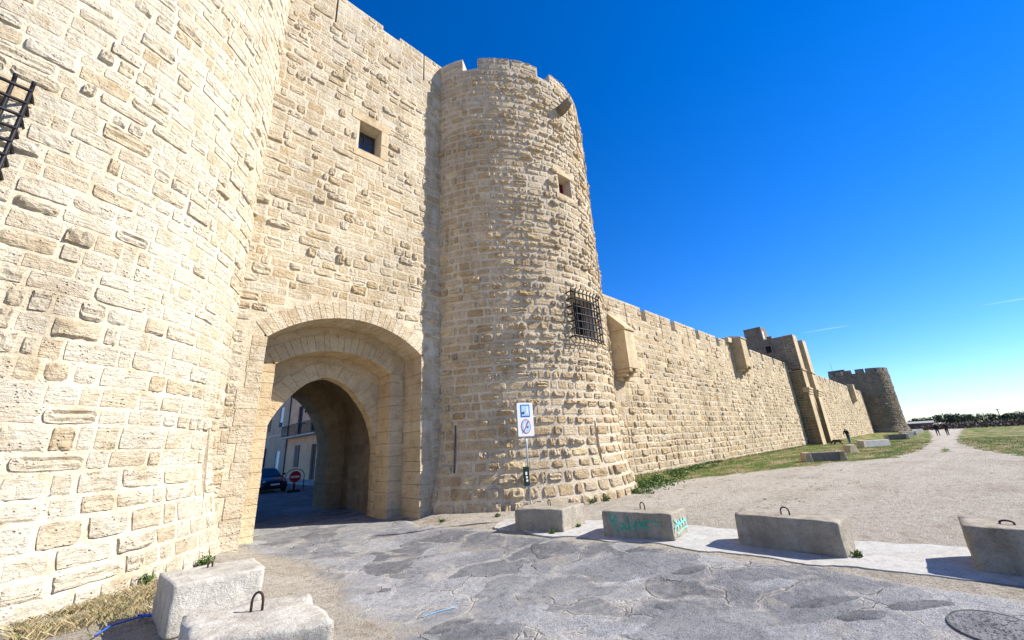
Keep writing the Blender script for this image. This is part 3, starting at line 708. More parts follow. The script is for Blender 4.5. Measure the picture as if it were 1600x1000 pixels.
# passage behind: side walls built of courses, vault and rear arch
ps = MB(); o5, _ = pointed_outline(2.2, 3.0, 2.1); soffit(ps, o5, 13.86, 17.3)
ps.add([(CX - 2.6, 13.87, -.5), (CX - 1.8, 13.87, -.5), (CX - 1.8, 13.87, 1.7), (CX - 2.6, 13.87, 1.7)], [(0, 1, 2, 3)])
plate(ps, grow(o4, .03), 17.32, 1.6, 7.4, 6.5); plate(ps, grow(o3, .05), 13.88, 1.6, 7.4, 6.5); plate(ps, grow(o4, .03), 18.68, 1.0, 8.0, 9.0); soffit(ps, grow(o4, .05), 17.3, 18.68)
ps.obj('passage_wall', M['shade_stone'], gate, fix=False)
arch_order(gate, o4, 17.3, 18.7, .5, 18, M['shade_stone'], 1.58, 2.0, 10, .6)
def side_surf(x, sgn): return lambda u, z, d: (x - sgn * d, u * -sgn, z)
class _P: pass
for sgn in (1, -1):
    f = (lambda s: (lambda u, z, d: (CX + s * (2.2 - d), -s * u, z)))(sgn)
    ua, ub = (-17.28, -13.88) if sgn > 0 else (13.88, 17.28)
    masonry(gate, f, ua, ub, -.3, 3.0, 40 + sgn, M['shade_stone'], mix=(1, 0, 0), nobj=60, lrange=(.4, .9), hrange=(.32, .42), joint=.014, wob=0)
def extr(o, k):
    return None
def gate_blocks(z0, z1):
    out = []
    if z1 > WZ0 and z0 < WZ1: out.append((WX0 - .05, WX1 + .3))
    if z0 < 6.35:                      # extrados of the outer arch
        Rr = (2.28 ** 2 + .86 ** 2) / (2 * .86) + .53; zc = 4.85 + .86 - (Rr - .53)
        if z0 < 4.85: w = 2.28 + .45
        else:
            q = Rr * Rr - (z0 - zc) ** 2; w = math.sqrt(q) if q > 0 else 0
            if z0 < 5.3: w = max(w, 2.6)
        out.append((CX - w, CX + w))
    if z1 > 17.0:
        out += [(2.93, 3.0), (6.62, 6.69)]
    if z1 > 18.2: out.append((4.75, 5.5))
    return out
def bias_g(u, z): return (.58, .28, .14) if z > 6 else (.5, .25, .25)
masonry(gate, lambda u, z, d: (u, GY - d, z), 1.2, 7.85, -.15, 18.42, 303, M['stone'], blocks=gate_blocks, bandfn=bias_g, low_px=0, dep=.92)
mb = MB()
for (x0, x1, zt) in ((1.0, 2.93, 18.42), (3.0, 4.75, 18.42), (4.75, 5.5, 18.2), (5.5, 6.62, 18.42), (6.69, 8.0, 18.42)):
    MB().box(x0, x1, GY, GY + .6, 17.602, zt).obj('merlon', M['mortar'], gate)
for sx_ in (2.965, 6.655): MB().box(sx_ - .03, sx_ + .03, GY - .004, GY + .1, 16.95, 17.6).obj('loophole', M['dark'], gate)  # dark strips on the face paint the shade of the slits
MB().box(1.0, 8.0, GY + .01, 18.6, 17.2, 17.598).obj('roof', M['mortar_tan'], gate)
MB().add([(1.0, 18.7, 9), (8.0, 18.7, 9), (8.0, 18.7, 17.6), (1.0, 18.7, 17.6)], [(0, 1, 2, 3)]).obj('rear_wall', M['mortar_tan'], gate)
MB().box(WX0, WX1, GY + .55, GY + .57, WZ0, WZ1).obj('window', M['glass'], gate)
fr = MB()
for (x0, x1, z0, z1) in ((WX0, WX0 + .06, WZ0, WZ1), (WX1 - .06, WX1, WZ0, WZ1), (WX0 + .06, WX1 - .06, WZ0, WZ0 + .06), (WX0 + .06, WX1 - .06, WZ1 - .06, WZ1), (4.50, 4.54, WZ0 + .06, WZ1 - .06)):
    fr.box(x0, x1, GY + .50, GY + .555, z0, z1)
fr.obj('window_frame', M['wood'], gate)
for (x0, x1, z0, z1, nm) in ((WX0 - .30, WX1 + .34, WZ1 + .01, WZ1 + .36, 'lintel'), (WX1 + .012, WX1 + .30, WZ0, WZ0 + .58, 'jamb_block'), (WX1 + .012, WX1 + .26, WZ0 + .6, WZ1, 'jamb_block'), (WX0 - .15, WX1 + .2, WZ0 - .3, WZ0 - .01, 'sill')):
    MB().box(x0, x1, GY - .028, GY + .2, z0, z1).obj(nm, M['dressed'], gate, bevel=.01)

# ------------------------------------------------------------------ curtain walls
CY_ = 11.2
def curtain(x0, x1, label, seed, nobj, merlons, slits, far, bratt):
    t = thing('curtain_wall', ((x0 + x1) / 2, CY_, 0), label, 'wall', 'long crenellated curtain walls')
    mm, ms = (M['mortar_tan'], M['stone_tan'])
    MB().box(x0, x1, CY_, CY_ + 2.2, -.8, 8.86).obj('wall', mm, t)
    def blk(z0, z1):
        out = []
        if z1 > 8.86 + .02:
            e = x0
            for (a, b2, zt) in merlons: out.append((e, a)); e = b2
            out.append((e, x1))
        for (s, q0, q1, w) in slits:
            if z1 > q0 and z0 < q1: out.append((s - w, s + w))
        return out
    masonry(t, lambda u, z, d: (u, CY_ - d, z), x0, x1, -.15, 9.62, seed, ms, blocks=blk, nobj=nobj, low_px=13, minpx=6, dep=1.0, lrange=(.28, .8), hrange=(.27, .37),
            bandfn=lambda u, z: (.62, .22, .16) if z > 6.8 else ((.18, .66, .16) if z < 3.2 else (.34, .46, .2)))
    for (a, b2, zt) in merlons: MB().box(a, b2, CY_ + .001, CY_ + .55, 8.859, zt).obj('merlon', mm, t)
    for (s, q0, q1, w) in slits: MB().box(s - w, s + w, CY_ - .006, CY_ + .1, q0, q1).obj('loophole' if q1 - q0 > .6 else 'putlog_hole', M['dark'], t)  # dark strips set on the face, painting shade in slits and holes
    for (bx, bw, zt, zb, slope) in bratt:
        yo = CY_ - .88; q = MB()
        q.box(bx, bx + bw, yo, CY_ + .1, zb, zt - slope); 
        box = q.obj('brattice', M['dressed'], t, bevel=.015)
        rf = MB(); rf.add([(bx - .05, yo - .07, zt - slope + .002), (bx + bw + .05, yo - .07, zt - slope + .002), (bx + bw + .05, CY_ + .05, zt - slope + .002), (bx - .05, CY_ + .05, zt - slope + .002),
                           (bx + bw + .05, CY_ + .05, zt), (bx - .05, CY_ + .05, zt), (bx - .05, yo - .07, zt - slope + .09), (bx + bw + .05, yo - .07, zt - slope + .09)],
                          [(0, 3, 2, 1), (0, 1, 7, 6), (6, 7, 4, 5), (0, 6, 5, 3), (1, 2, 4, 7), (2, 3, 5, 4)])
        rf.obj('brattice_roof', M['dressed'], box)
        for cx0 in (bx + .03, bx + bw - .33):
            for s in range(3):
                MB().box(cx0, cx0 + .3, yo + .02 + s * .27, CY_ + .1, zb - .2 * (s + 1) + .002, zb - .2 * s).obj('corbel', M['dressed'], t, bevel=.05)
    return t
m1 = [(15.6, 22.3, 9.7)]; x = 22.95
while x < 57: m1.append((x, min(x + 3.5, 58.15), 9.68)); x += 4.2
sl1 = [((a + b2) / 2 + .2, 8.0, zt, .03) for (a, b2, zt) in m1[:]]; sl1[0] = (20.45, 7.9, 9.62, .03)
rn = random.Random(5)
sl1 += [(x + rn.uniform(-.2, .2), 8.02 + rn.uniform(0, .1), 8.36, .07) for x in np.arange(21.8, 57, 2.1)]
sl1 += [(rn.uniform(20, 55), z, z + .16, .08) for z in (3.1, 5.2, 6.6) for _ in range(10)]
sl1 = [s for s in sl1 if not (18 < s[0] < 19.7 or 38 < s[0] < 40.3)]
wallA = curtain(15.4, 58.15, 'long lit crenellated stone wall between round gate tower and square gate tower', 404, 300, m1, sl1, False, [(18.42, .95, 8.62, 5.35, 1.18), (38.5, 1.45, 10.25, 7.35, .35)])
# stone cheek of the second brattice rises above the parapet
MB().box(37.3, 38.48, CY_ - .25, CY_ + .5, 9.5, 9.95).obj('parapet_block', M['dressed'], wallA, bevel=.02)
m2 = []; x = 65.7
while x < 127.5: m2.append((x, min(x + 3.5, 128.5), 9.68)); x += 4.2
sl2 = [((a + b2) / 2, 8.0, zt, .04) for (a, b2, zt) in m2]; sl2.append((72.5, .3, 1.3, .16))
wallB = curtain(65.45, 128.6, 'farther stretch of crenellated wall between square gate tower and end tower', 505, 0, m2, sl2, True, [(106.5, 2.0, 10.2, 6.9, .3)])

# ------------------------------------------------------------------ second gate tower (square, with pointed arch between piers)
T2 = thing('gate_tower', (61.2, 11.2, 0), 'tall square gate tower with twin piers and pointed arch on the long wall', 'tower')
fx, fy = 58.2, 9.8
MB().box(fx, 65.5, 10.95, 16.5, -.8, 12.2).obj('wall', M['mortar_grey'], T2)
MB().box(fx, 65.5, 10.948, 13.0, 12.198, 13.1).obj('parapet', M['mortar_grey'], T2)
for (a, b2) in ((58.19, 60.2), (63.5, 65.51)):          # front piers
    MB().box(a, b2, fy, 10.96, -.8, 13.15).obj('pier', M['dressed'], T2, bevel=.03)
# wall over the arch between piers
ov = MB(); hw2 = 1.66; cxx = 61.85; pts = []
for i in range(13):
    t_ = i / 12; xx = cxx - hw2 + 2 * hw2 * t_; zz = 2.6 + 2.9 * (1 - abs(2 * t_ - 1) ** 1.9) ** .75 if 0 < t_ < 1 else 2.6
    pts.append((xx, zz))
vs = []
for (xx, zz) in pts: vs += [(xx, fy + .35, zz), (xx, fy + .35, 6.6), (xx, 10.4, zz), (xx, 10.4, 6.6)]
fs = []
for i in range(12): b0 = 4 * i; fs += [(b0, b0 + 4, b0 + 5, b0 + 1), (b0 + 2, b0 + 3, b0 + 7, b0 + 6), (b0, b0 + 2, b0 + 6, b0 + 4), (b0 + 1, b0 + 5, b0 + 7, b0 + 3)]
ov.add(vs, fs).obj('arch', M['dressed'], T2)
MB().box(60.2, 63.5, 10.93, 10.946, -.5, 5.9).obj('recess_shade', M['dark'], T2)  # dark sheet painting the shade inside the arch
MB().box(63.47, 63.498, fy + .04, 10.94, -.6, 5.4).obj('shade_panel', M['shade_stone'], T2)  # added dark panel paints shade on the pier's inner face
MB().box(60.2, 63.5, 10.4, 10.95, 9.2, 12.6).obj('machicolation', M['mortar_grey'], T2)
for (a, b2) in ((58.1, 60.28), (63.42, 65.6)):
    MB().box(a, b2, fy - .1, 10.9, 8.62, 8.82).obj('string_course', M['dressed'], T2, bevel=.03)
    for s in range(3): MB().box(a + .05 * s, b2 - .05 * s, fy - .22 + .07 * s, 10.3, 6.55 - .28 * (s + 1), 6.53 - .28 * s).obj('corbel', M['dressed'], T2, bevel=.06)
MB().box(58.1, 58.2, 9.9, 11.25, 8.64, 8.8).obj('string_course', M['dressed'], T2)
# stair turret behind and small box on its flank
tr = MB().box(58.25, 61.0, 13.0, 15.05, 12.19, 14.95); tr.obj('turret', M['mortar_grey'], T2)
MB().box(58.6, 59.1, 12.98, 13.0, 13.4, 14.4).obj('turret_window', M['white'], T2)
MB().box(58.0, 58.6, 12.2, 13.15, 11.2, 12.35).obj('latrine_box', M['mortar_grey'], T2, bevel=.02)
MB().box(57.99, 58.0, 12.35, 12.95, 11.3, 12.15).obj('latrine_opening', M['dark'], T2)  # dark plate painting the shade of the opening
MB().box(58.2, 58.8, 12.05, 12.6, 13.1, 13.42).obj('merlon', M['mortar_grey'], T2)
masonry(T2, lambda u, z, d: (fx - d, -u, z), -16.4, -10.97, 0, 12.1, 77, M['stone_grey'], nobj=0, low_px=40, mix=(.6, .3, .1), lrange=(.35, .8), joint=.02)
masonry(T2, lambda u, z, d: (fx - .012 - d, -u, z), -10.94, -9.86, -.1, 8.6, 78, M['stone_brown'], nobj=0, low_px=40, mix=(.8, .1, .1), lrange=(.35, .8), joint=.014)  # dark stones paint shade over the pale pier's side
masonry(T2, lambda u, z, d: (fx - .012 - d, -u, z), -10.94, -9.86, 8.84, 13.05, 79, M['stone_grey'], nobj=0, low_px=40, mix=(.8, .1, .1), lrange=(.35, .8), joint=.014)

# ------------------------------------------------------------------ end tower
T3 = thing('end_tower', (134, 11.4, 0), 'big round crenellated end tower closing the wall beside the field', 'tower')
r3 = 5.85
q = core_cyl(134, 11.4, -PI, PI, -.8, 14.1, [], .5, radf=lambda z: r3 + .5 * max(0, (1.6 - z) / 1.6), na=64, zlist=(1.6,)); q.lathe([(r3, 14.1), (.01, 14.1)], (134, 11.4, 0), 48)
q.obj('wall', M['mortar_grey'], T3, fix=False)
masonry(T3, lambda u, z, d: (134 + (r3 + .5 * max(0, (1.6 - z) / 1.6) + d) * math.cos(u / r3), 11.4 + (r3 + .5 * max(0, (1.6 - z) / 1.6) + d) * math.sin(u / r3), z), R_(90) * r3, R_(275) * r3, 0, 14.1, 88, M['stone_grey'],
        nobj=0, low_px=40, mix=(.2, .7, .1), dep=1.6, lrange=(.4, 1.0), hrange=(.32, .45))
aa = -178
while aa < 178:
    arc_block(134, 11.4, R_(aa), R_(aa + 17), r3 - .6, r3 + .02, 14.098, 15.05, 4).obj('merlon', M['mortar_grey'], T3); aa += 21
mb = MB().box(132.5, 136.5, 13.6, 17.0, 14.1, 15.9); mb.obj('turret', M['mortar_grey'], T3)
MB().tube([(133, 16, 15.9), (133, 16, 18.0)], .05, 6).obj('antenna', M['steel'], T3)
MB().box(128.9, 129.0, 8.4, 8.55, 7.2, 8.3).obj('loophole', M['dark'], T3)  # dark plate painting the shade of the slit


# ------------------------------------------------------------------ concrete blocks with iron lifting loops
def concrete_block(corners, h, label, mt, seed, z0=.0, amp=.012, rnd=.018, loop=None, tilt=(0, 0), group='concrete blocks barring the verge'):
    """corners: four ground points in order; a subdivided box with worn, chipped edges"""
    cs = [np.array(c) for c in corners]; cx, cy = np.mean(cs, 0)
    t = thing('concrete_block', (cx, cy, z0), label, 'concrete block', group)
    bm = bmesh.new(); bmesh.ops.create_cube(bm, size=2.0); bmesh.ops.subdivide_edges(bm, edges=bm.edges, cuts=19, use_grid_fill=True)
    Lx = np.linalg.norm(cs[1] - cs[0]); Ly = np.linalg.norm(cs[2] - cs[1])
    for v in bm.verts:
        x, y, z = v.co
        half = np.array([Lx / 2, Ly / 2, h / 2]); p = np.array([x, y, z]) * half
        chip = rnd * (1 + 1.1 * mnoise.noise((p[0] * 8 + seed, p[1] * 8, p[2] * 8)) + 7.0 * max(0, mnoise.noise((p[0] * 2.6 + seed * 3, p[1] * 2.6, p[2] * 2.6)) - .12))
        chip = max(.006, chip); q = np.clip(p, -(half - chip), half - chip); d = p - q; L = np.linalg.norm(d)
        if L > 1e-6: p = q + d / L * min(L, chip) 
        nn = np.array(mnoise.noise_vector((p[0] * 4 + seed, p[1] * 4, p[2] * 4))) * amp + np.array(mnoise.noise_vector((p[0] * 13 + seed, p[1] * 13, p[2] * 13))) * amp * .45
        p = p + nn; u, w = (p[0] / Lx + .5), (p[1] / Ly + .5)
        g = cs[0] * (1 - u) * (1 - w) + cs[1] * u * (1 - w) + cs[2] * u * w + cs[3] * (1 - u) * w
        zz = z0 + h / 2 + p[2] + (tilt[0] * (g[0] - cx) + tilt[1] * (g[1] - cy)) * (p[2] / h + .5) - .02
        v.co = (g[0], g[1], zz)
    me = bpy.data.meshes.new('body'); bm.to_mesh(me); bm.free(); me.materials.append(mt); me.polygons.foreach_set('use_smooth', [True] * len(me.polygons))
    child('body', me, t)
    if loop:
        lx, ly, ang, lw, lh = loop; zt = z0 + h - .03 + tilt[0] * (lx - cx) + tilt[1] * (ly - cy); dx, dy = math.cos(ang), math.sin(ang)
        path = [(lx - dx * lw, ly - dy * lw, zt - .02), (lx - dx * lw, ly - dy * lw, zt + lh * .55)]
        path += [(lx + dx * lw * math.cos(a), ly + dy * lw * math.cos(a), zt + lh * .55 + lh * .5 * math.sin(a)) for a in np.linspace(PI, 0, 9)[1:-1]]
        path += [(lx + dx * lw, ly + dy * lw, zt + lh * .55), (lx + dx * lw, ly + dy * lw, zt - .02)]
        MB().tube(path, .011, 8).obj('lifting_loop', M['iron'], t, smooth=True)
    return t
B1 = concrete_block([(7.05, 6.05), (8.04, 6.20), (7.72, 7.36), (6.71, 7.16)], .46, 'chipped pale concrete block standing right in front of the dog sign', M['concrete'], 1.0, .0, loop=(7.42, 6.72, 1.2, .055, .12))
B2 = concrete_block([(7.5, 3.82), (8.42, 3.97), (8.10, 5.28), (7.19, 5.12)], .46, 'concrete block with green graffiti sprayed on its side', M['concrete'], 2.0, .0, loop=(7.80, 4.55, 1.3, .06, .13), tilt=(-.03, 0))
B3 = concrete_block([(7.79, 1.41), (8.36, 1.36), (8.42, 2.86), (7.80, 2.84)], .50, 'long plain concrete block between the graffiti block and the end block', M['concrete'], 3.0, .0, loop=(8.05, 2.12, 1.5, .06, .12))
B4 = concrete_block([(7.95, -1.35), (8.75, -1.35), (8.78, .18), (7.97, .15)], .53, 'concrete block at the end of the verge row near the manhole cover', M['concrete'], 4.0, .0, loop=(8.3, -.25, 1.5, .06, .05))
L1 = concrete_block([(.67, 6.40), (1.56, 6.34), (1.60, 7.12), (.60, 7.32)], .53, 'grey topped concrete block beside the cream tower, with chipped corner', M['concrete_white'], 5.0, .0, amp=.012, loop=(1.08, 7.0, .2, .025, .075), group='concrete blocks left of the road')
L2 = concrete_block([(.62, 4.36), (1.50, 3.80), (1.62, 4.86), (.63, 5.10)], .53, 'rough white concrete block with rusty loop, farthest from the gate', M['concrete_white'], 6.0, .0, amp=.02, rnd=.028, loop=(1.12, 4.66, -.5, .045, .15), group='concrete blocks left of the road')
# graffiti on the second block: strokes lying on the face
def strokes(parent, name, p00, p10, p01, lines, w, mt, off):
    """face frame: p00 origin, p10 along, p01 up; lines in 0..1 face coordinates"""
    p00, p10, p01 = Vector(p00), Vector(p10), Vector(p01); U, V = p10 - p00, p01 - p00; n = U.cross(V).normalized() * off; mb = MB()
    for ln in lines:
        pts = [p00 + U * a + V * b + n for a, b in ln]
        for i in range(len(pts) - 1):
            d = (pts[i + 1] - pts[i]); s = d.cross(n).normalized() * w * (.75 + .5 * ((i * 37) % 10) / 10)
            dd = d.normalized() * w * .6
            mb.add([pts[i] - s - dd, pts[i + 1] - s + dd, pts[i + 1] + s + dd, pts[i] + s - dd], [(0, 1, 2, 3)])
    return mb.obj(name, mt, parent, fix=False)
GL = [[(.10, .86), (.22, .84), (.15, .60), (.24, .62)], [(.11, .86), (.15, .60), (.20, .30), (.24, .20)], [(.24, .46), (.29, .56), (.32, .40), (.28, .28), (.24, .40)], [(.36, .52), (.32, .40), (.35, .28), (.39, .40), (.38, .84), (.40, .30)],
      [(.44, .60), (.46, .40), (.50, .66), (.46, .22)], [(.54, .30), (.54, .70)], [(.55, .48), (.64, .72)], [(.55, .48), (.66, .34)], [(.66, .72), (.60, .50), (.68, .42)], [(.62, .66), (.74, .68), (.84, .54)]]
strokes(B2, 'graffiti', (7.19, 5.12, .02), (7.50, 3.82, .02), (7.19, 5.12, .45), GL, .011, M['graffiti'], .016)
GR = [[(.08, .3), (.2, .6), (.12, .75), (.3, .5), (.25, .3), (.4, .62), (.5, .3), (.55, .66), (.68, .36), (.75, .62), (.88, .4), (.92, .2), (.7, .22), (.45, .18), (.2, .16)], [(.1, .45), (.5, .48), (.9, .5)]]
strokes(B2, 'graffiti', (7.50, 3.82, .02), (8.42, 3.97, .02), (7.50, 3.82, .45), GR, .014, M['graffiti2'], .016)

# ------------------------------------------------------------------ dog sign
sx, sy = 7.78, 7.69
sign = thing('dog_sign', (sx, sy, 0), 'white sign with blue dog pictogram and red crossed circle on thin pole', 'sign')
MB().tube([(sx, sy, -.1), (sx, sy, 2.92)], .021, 10).obj('pole', M['steel'], sign, smooth=True)
ang = math.atan2(-sy, -sx) + R_(18); nv_ = Vector((math.cos(ang), math.sin(ang), 0)); rv_ = Vector((-nv_.y, nv_.x, 0)); org = Vector((sx, sy, 0)) + nv_ * .03
def on_sign(poly, name, mt, lay, parent, thick=.003):
    fn = lambda p, t: tuple(org + rv_ * p[0] + Vector((0, 0, p[1])) + nv_ * t)
    return MB().prism(poly, fn, lay, lay + thick).obj(name, mt, parent)
def rrect(x0, x1, z0, z1, r, n=5):
    out = []
    for (cx, cz, a0) in ((x1 - r, z0 + r, -PI / 2), (x1 - r, z1 - r, 0), (x0 + r, z1 - r, PI / 2), (x0 + r, z0 + r, PI)):
        out += [(cx + r * math.cos(a0 + PI / 2 * i / n), cz + r * math.sin(a0 + PI / 2 * i / n)) for i in range(n + 1)]
    return out
def disc(cx, cz, r, n=32, r2=None): return [(cx + r * math.cos(2 * PI * i / n), cz + (r2 or r) * math.sin(2 * PI * i / n)) for i in range(n)]
zc = 2.02
bd = on_sign(rrect(-.225, .225, zc, zc + .88, .03), 'board', M['white'], 0, sign, .012)
on_sign(rrect(-.13, .13, zc + .50, zc + .83, .01), 'pictogram_frame', M['blue'], .013, bd)
on_sign(rrect(-.105, .105, zc + .53, zc + .80, .005), 'pictogram_field', M['ltblue'], .017, bd)
on_sign(disc(.055, zc + .755, .022, 16), 'pictogram', M['white'], .0205, bd)
on_sign([(.03, zc + .735), (.03, zc + .63), (.015, zc + .545), (.04, zc + .545), (.055, zc + .62), (.075, zc + .545), (.098, zc + .545), (.085, zc + .64), (.085, zc + .735)], 'pictogram', M['white'], .0205, bd)
on_sign([(-.09, zc + .56), (-.08, zc + .56), (-.075, zc + .59), (-.045, zc + .59), (-.04, zc + .56), (-.03, zc + .56), (-.03, zc + .61), (-.012, zc + .64), (-.025, zc + .655), (-.04, zc + .64), (-.08, zc + .625), (-.098, zc + .645)], 'pictogram', M['black'], .0205, bd)
on_sign(disc(0, zc + .255, .135, 40, .19), 'red_ring', M['red'], .013, bd); on_sign(disc(0, zc + .255, .118, 40, .17), 'ring_field', M['ltblue'], .017, bd)
on_sign([(-.07, zc + .16), (-.02, zc + .16), (-.015, zc + .28), (-.03, zc + .33), (-.045, zc + .37), (-.06, zc + .33), (-.078, zc + .28)], 'pictogram', M['white'], .0205, bd)
on_sign(disc(.045, zc + .235, .026, 16), 'pictogram', M['blue'], .0205, bd)
on_sign([(-.085, zc + .115), (-.065, zc + .105), (.088, zc + .395), (.068, zc + .405)], 'slash', M['red'], .024, bd)
disp = thing('bag_dispenser', (sx, sy, .75), 'narrow dark green bag dispenser clamped to the dog sign pole', 'dispenser')
fnb = lambda p, t: tuple(org + rv_ * p[0] + Vector((0, 0, p[1])) + nv_ * t)
MB().prism(rrect(-.135, -.005, .80, 1.26, .015), fnb, -.06, .05).obj('case', M['green_box'], disp)
for (a, b2, z0, z1) in ((-.11, -.06, 1.06, 1.14), (-.10, -.05, .98, 1.03), (-.095, -.045, .90, .955)):
    MB().prism(rrect(a, b2, z0, z1, .012, 3), fnb, .0505, .053).obj('label_print', M['white'], disp)

# ------------------------------------------------------------------ small things on the ground
rz = road_z
def ground_line(name, pts, w, mt, label, cat, lift=.006):
    mb = MB(); pts = [Vector((*p, 0)) for p in pts]; vs = []
    for i, p in enumerate(pts):
        d = (pts[min(i + 1, len(pts) - 1)] - pts[max(i - 1, 0)]).normalized(); n = Vector((-d.y, d.x, 0)) * w
        for s in (-1, 1):
            q = p + n * s; vs.append((q.x, q.y, road_z(q.x, q.y) + lift))
    mb.add(vs, [(2 * i, 2 * i + 1, 2 * i + 3, 2 * i + 2) for i in range(len(pts) - 1)])
    return setp(mb.obj(name, mt, None, fix=False), label, cat)
a0, a1 = np.array(gpt(660, 965, -.15)), np.array(gpt(714, 949, -.15))
ground_line('chalk_mark', [tuple(a0 + (a1 - a0) * t + np.array([0, .02 * math.sin(t * 3)])) for t in np.linspace(0, 1, 12)], .009, M['chalk'], 'thin blue chalk line drawn on the worn asphalt', 'mark', .012)
mh = thing('manhole_cover', (*gpt(1562, 1001, -.15), road_z(*gpt(1562, 1001, -.15))), 'round speckled manhole cover set in the asphalt', 'manhole cover')
mx_, my_ = gpt(1562, 1001, -.15); mz = road_z(mx_, my_) + .004
def drape(mb, k=0):
    mb.v = [(x, y, road_z(x, y) + (z - mz) + .012) for x, y, z in mb.v]; return mb
drape(MB().lathe([(.298, .003), (.312, .003), (.312, -.03), (.298, -.03)], (mx_, my_, mz), 48, cap=False)).obj('rim', M['asphalt_dark'], mh, fix=False)
drape(MB().lathe([(.296, -.03), (.296, .001), (.2, .001), (.1, .001), (.01, .001)], (mx_, my_, mz), 48, cap=False)).obj('plate', M['asphalt_mid'], mh, fix=False)
st = MB(); rn = random.Random(4)
for i in range(150):
    a, r = rn.uniform(0, 2 * PI), .28 * math.sqrt(rn.random()); x, y, s = mx_ + r * math.cos(a), my_ + r * math.sin(a), rn.uniform(.008, .02)
    q = rn.uniform(0, PI); st.prism([(x + s * math.cos(q + k * PI / 2), y + s * .6 * math.sin(q + k * PI / 2)) for k in range(4)], lambda p, t: (p[0], p[1], t), mz - .002, mz + .004)
setp(drape(st).obj('studs', M['asphalt_dark'], mh), kind='stuff')
pr = [gpt(*p, .03) for p in ((148, 994), (172, 982), (200, 970), (225, 966), (240, 962), (222, 964), (216, 962), (230, 966), (244, 964))]
MB_r = MB().tube([(x, y, .035 + .02 * (i % 2)) for i, (x, y) in enumerate(pr)], .009, 6)
setp(MB_r.obj('rope', M['rope'], None, smooth=True), 'short piece of bright blue rope in the shade of a block', 'rope')

# pebbles
PEB = MB(); rn = random.Random(9); ICO = [(0, 0, 1), (.9, 0, .2), (.2, .85, .1), (-.75, .5, .15), (-.7, -.55, .2), (.3, -.85, .1)]
ICF = [(0, 1, 2), (0, 2, 3), (0, 3, 4), (0, 4, 5), (0, 5, 1)]
def pebble(x, y, z, s):
    a = rn.uniform(0, 6.28); c, q = math.cos(a), math.sin(a); f = rn.uniform(.6, 1.1)
    PEB.add([(x + s * (c * p[0] - q * p[1] * f), y + s * (q * p[0] + c * p[1] * f), z + s * .6 * p[2] - .004) for p in ICO], ICF)
n = 0
while n < 5200:
    x = 7.3 + 32 * rn.random() ** 1.7; y = rn.uniform(-6, 10.8)
    if math.hypot(x - 11.97, y - 13) < 5.3: continue
    if 6.7 < x < 9.2 and rn.random() < .8: continue
    pebble(x, y, gz(x, y), rn.uniform(.006, .016) * (1 + x / 26)); n += 1
for _ in range(900):
    x, y = rn.uniform(-.5, 2.6), rn.uniform(4, 11)
    if math.hypot(x + 2.97, y - 13) < 5.2: continue
    pebble(x, y, gz(x, y), rn.uniform(.005, .018))
for _ in range(1500):
    y = rn.uniform(-1, 11); l, r = np.interp(y, RL[:, 0], RL[:, 1]), np.interp(y, RR[:, 0], RR[:, 1])
    x = l + rn.random() ** 2 * .9 if rn.random() < .5 else r - rn.random() ** 2 * .7
    pebble(x, y, road_z(x, y), rn.uniform(.004, .012))
M['pebble'] = stone_mat('pebbles', [(0, (.42, .38, .32)), (.5, (.30, .27, .23)), (1, (.5, .46, .40))], grey=0, pit=0, bumpk=.2)
setp(PEB.obj('gravel', M['pebble'], None, fix=False), 'loose pebbles scattered over the sand and road edges', 'gravel', kind='stuff')

# ------------------------------------------------------------------ plants
def leaf_mat(name, stops, rough=.6):
    m = mat(name, rough=rough, spec=.2); nt = m.node_tree; b = nt.nodes['Principled BSDF']
    geo = nt.nodes.new('ShaderNodeNewGeometry')
    nt.links.new(ramp(nt, geo.outputs['Random Per Island'], stops), b.inputs['Base Color'])
    return m
M['grass'] = leaf_mat('grass_blades', [(0, (.06, .12, .015)), (.45, (.10, .17, .03)), (.6, (.20, .19, .06)), (1, (.36, .29, .15))])
M['weed'] = leaf_mat('weed_leaves', [(0, (.05, .10, .018)), (.6, (.09, .16, .035)), (1, (.17, .21, .06))])
M['dry'] = leaf_mat('dry_straw', [(0, (.34, .26, .13)), (.4, (.45, .36, .20)), (.75, (.28, .21, .11)), (.9, (.10, .14, .04)), (1, (.5, .42, .26))])
M['needle'] = leaf_mat('pine_needles', [(0, (.018, .035, .016)), (.5, (.03, .055, .02)), (1, (.05, .08, .03))])
M['brush'] = leaf_mat('bare_brush', [(0, (.09, .055, .045)), (.5, (.13, .08, .06)), (.8, (.07, .06, .035)), (1, (.17, .12, .09))])
M['brush_dark'] = leaf_mat('dry_weed_leaves', [(0, (.05, .05, .03)), (.5, (.09, .09, .04)), (.8, (.14, .11, .06)), (1, (.06, .10, .03))])
M['bark'] = mat('bark', (.07, .05, .04), .9)
rn = random.Random(21)
def blade(mb, x, y, z, h, w, lean=.5):
    a = rn.uniform(0, 6.28); c, s = math.cos(a), math.sin(a); l = rn.uniform(.1, lean) * h; b = rn.uniform(0, 6.28)
    mb.add([(x - c * w, y - s * w, z - .01), (x + c * w, y + s * w, z - .01), (x + l * .5 * math.cos(b) + c * w * .5, y + l * .5 * math.sin(b) + s * w * .5, z + h * .6), (x + l * math.cos(b), y + l * math.sin(b), z + h)], [(0, 1, 2), (0, 2, 3)])
def leafq(mb, p, s, up=.6):
    d = Vector((rn.gauss(0, 1), rn.gauss(0, 1), abs(rn.gauss(0, 1)) * up)).normalized(); e = d.cross(Vector((rn.gauss(0, 1), rn.gauss(0, 1), rn.gauss(0, 1)))).normalized()
    p = Vector(p); mb.add([p, p + d * s * .5 + e * s * .28, p + d * s, p + d * s * .5 - e * s * .28], [(0, 1, 2, 3)])
gr = MB(); n = 0
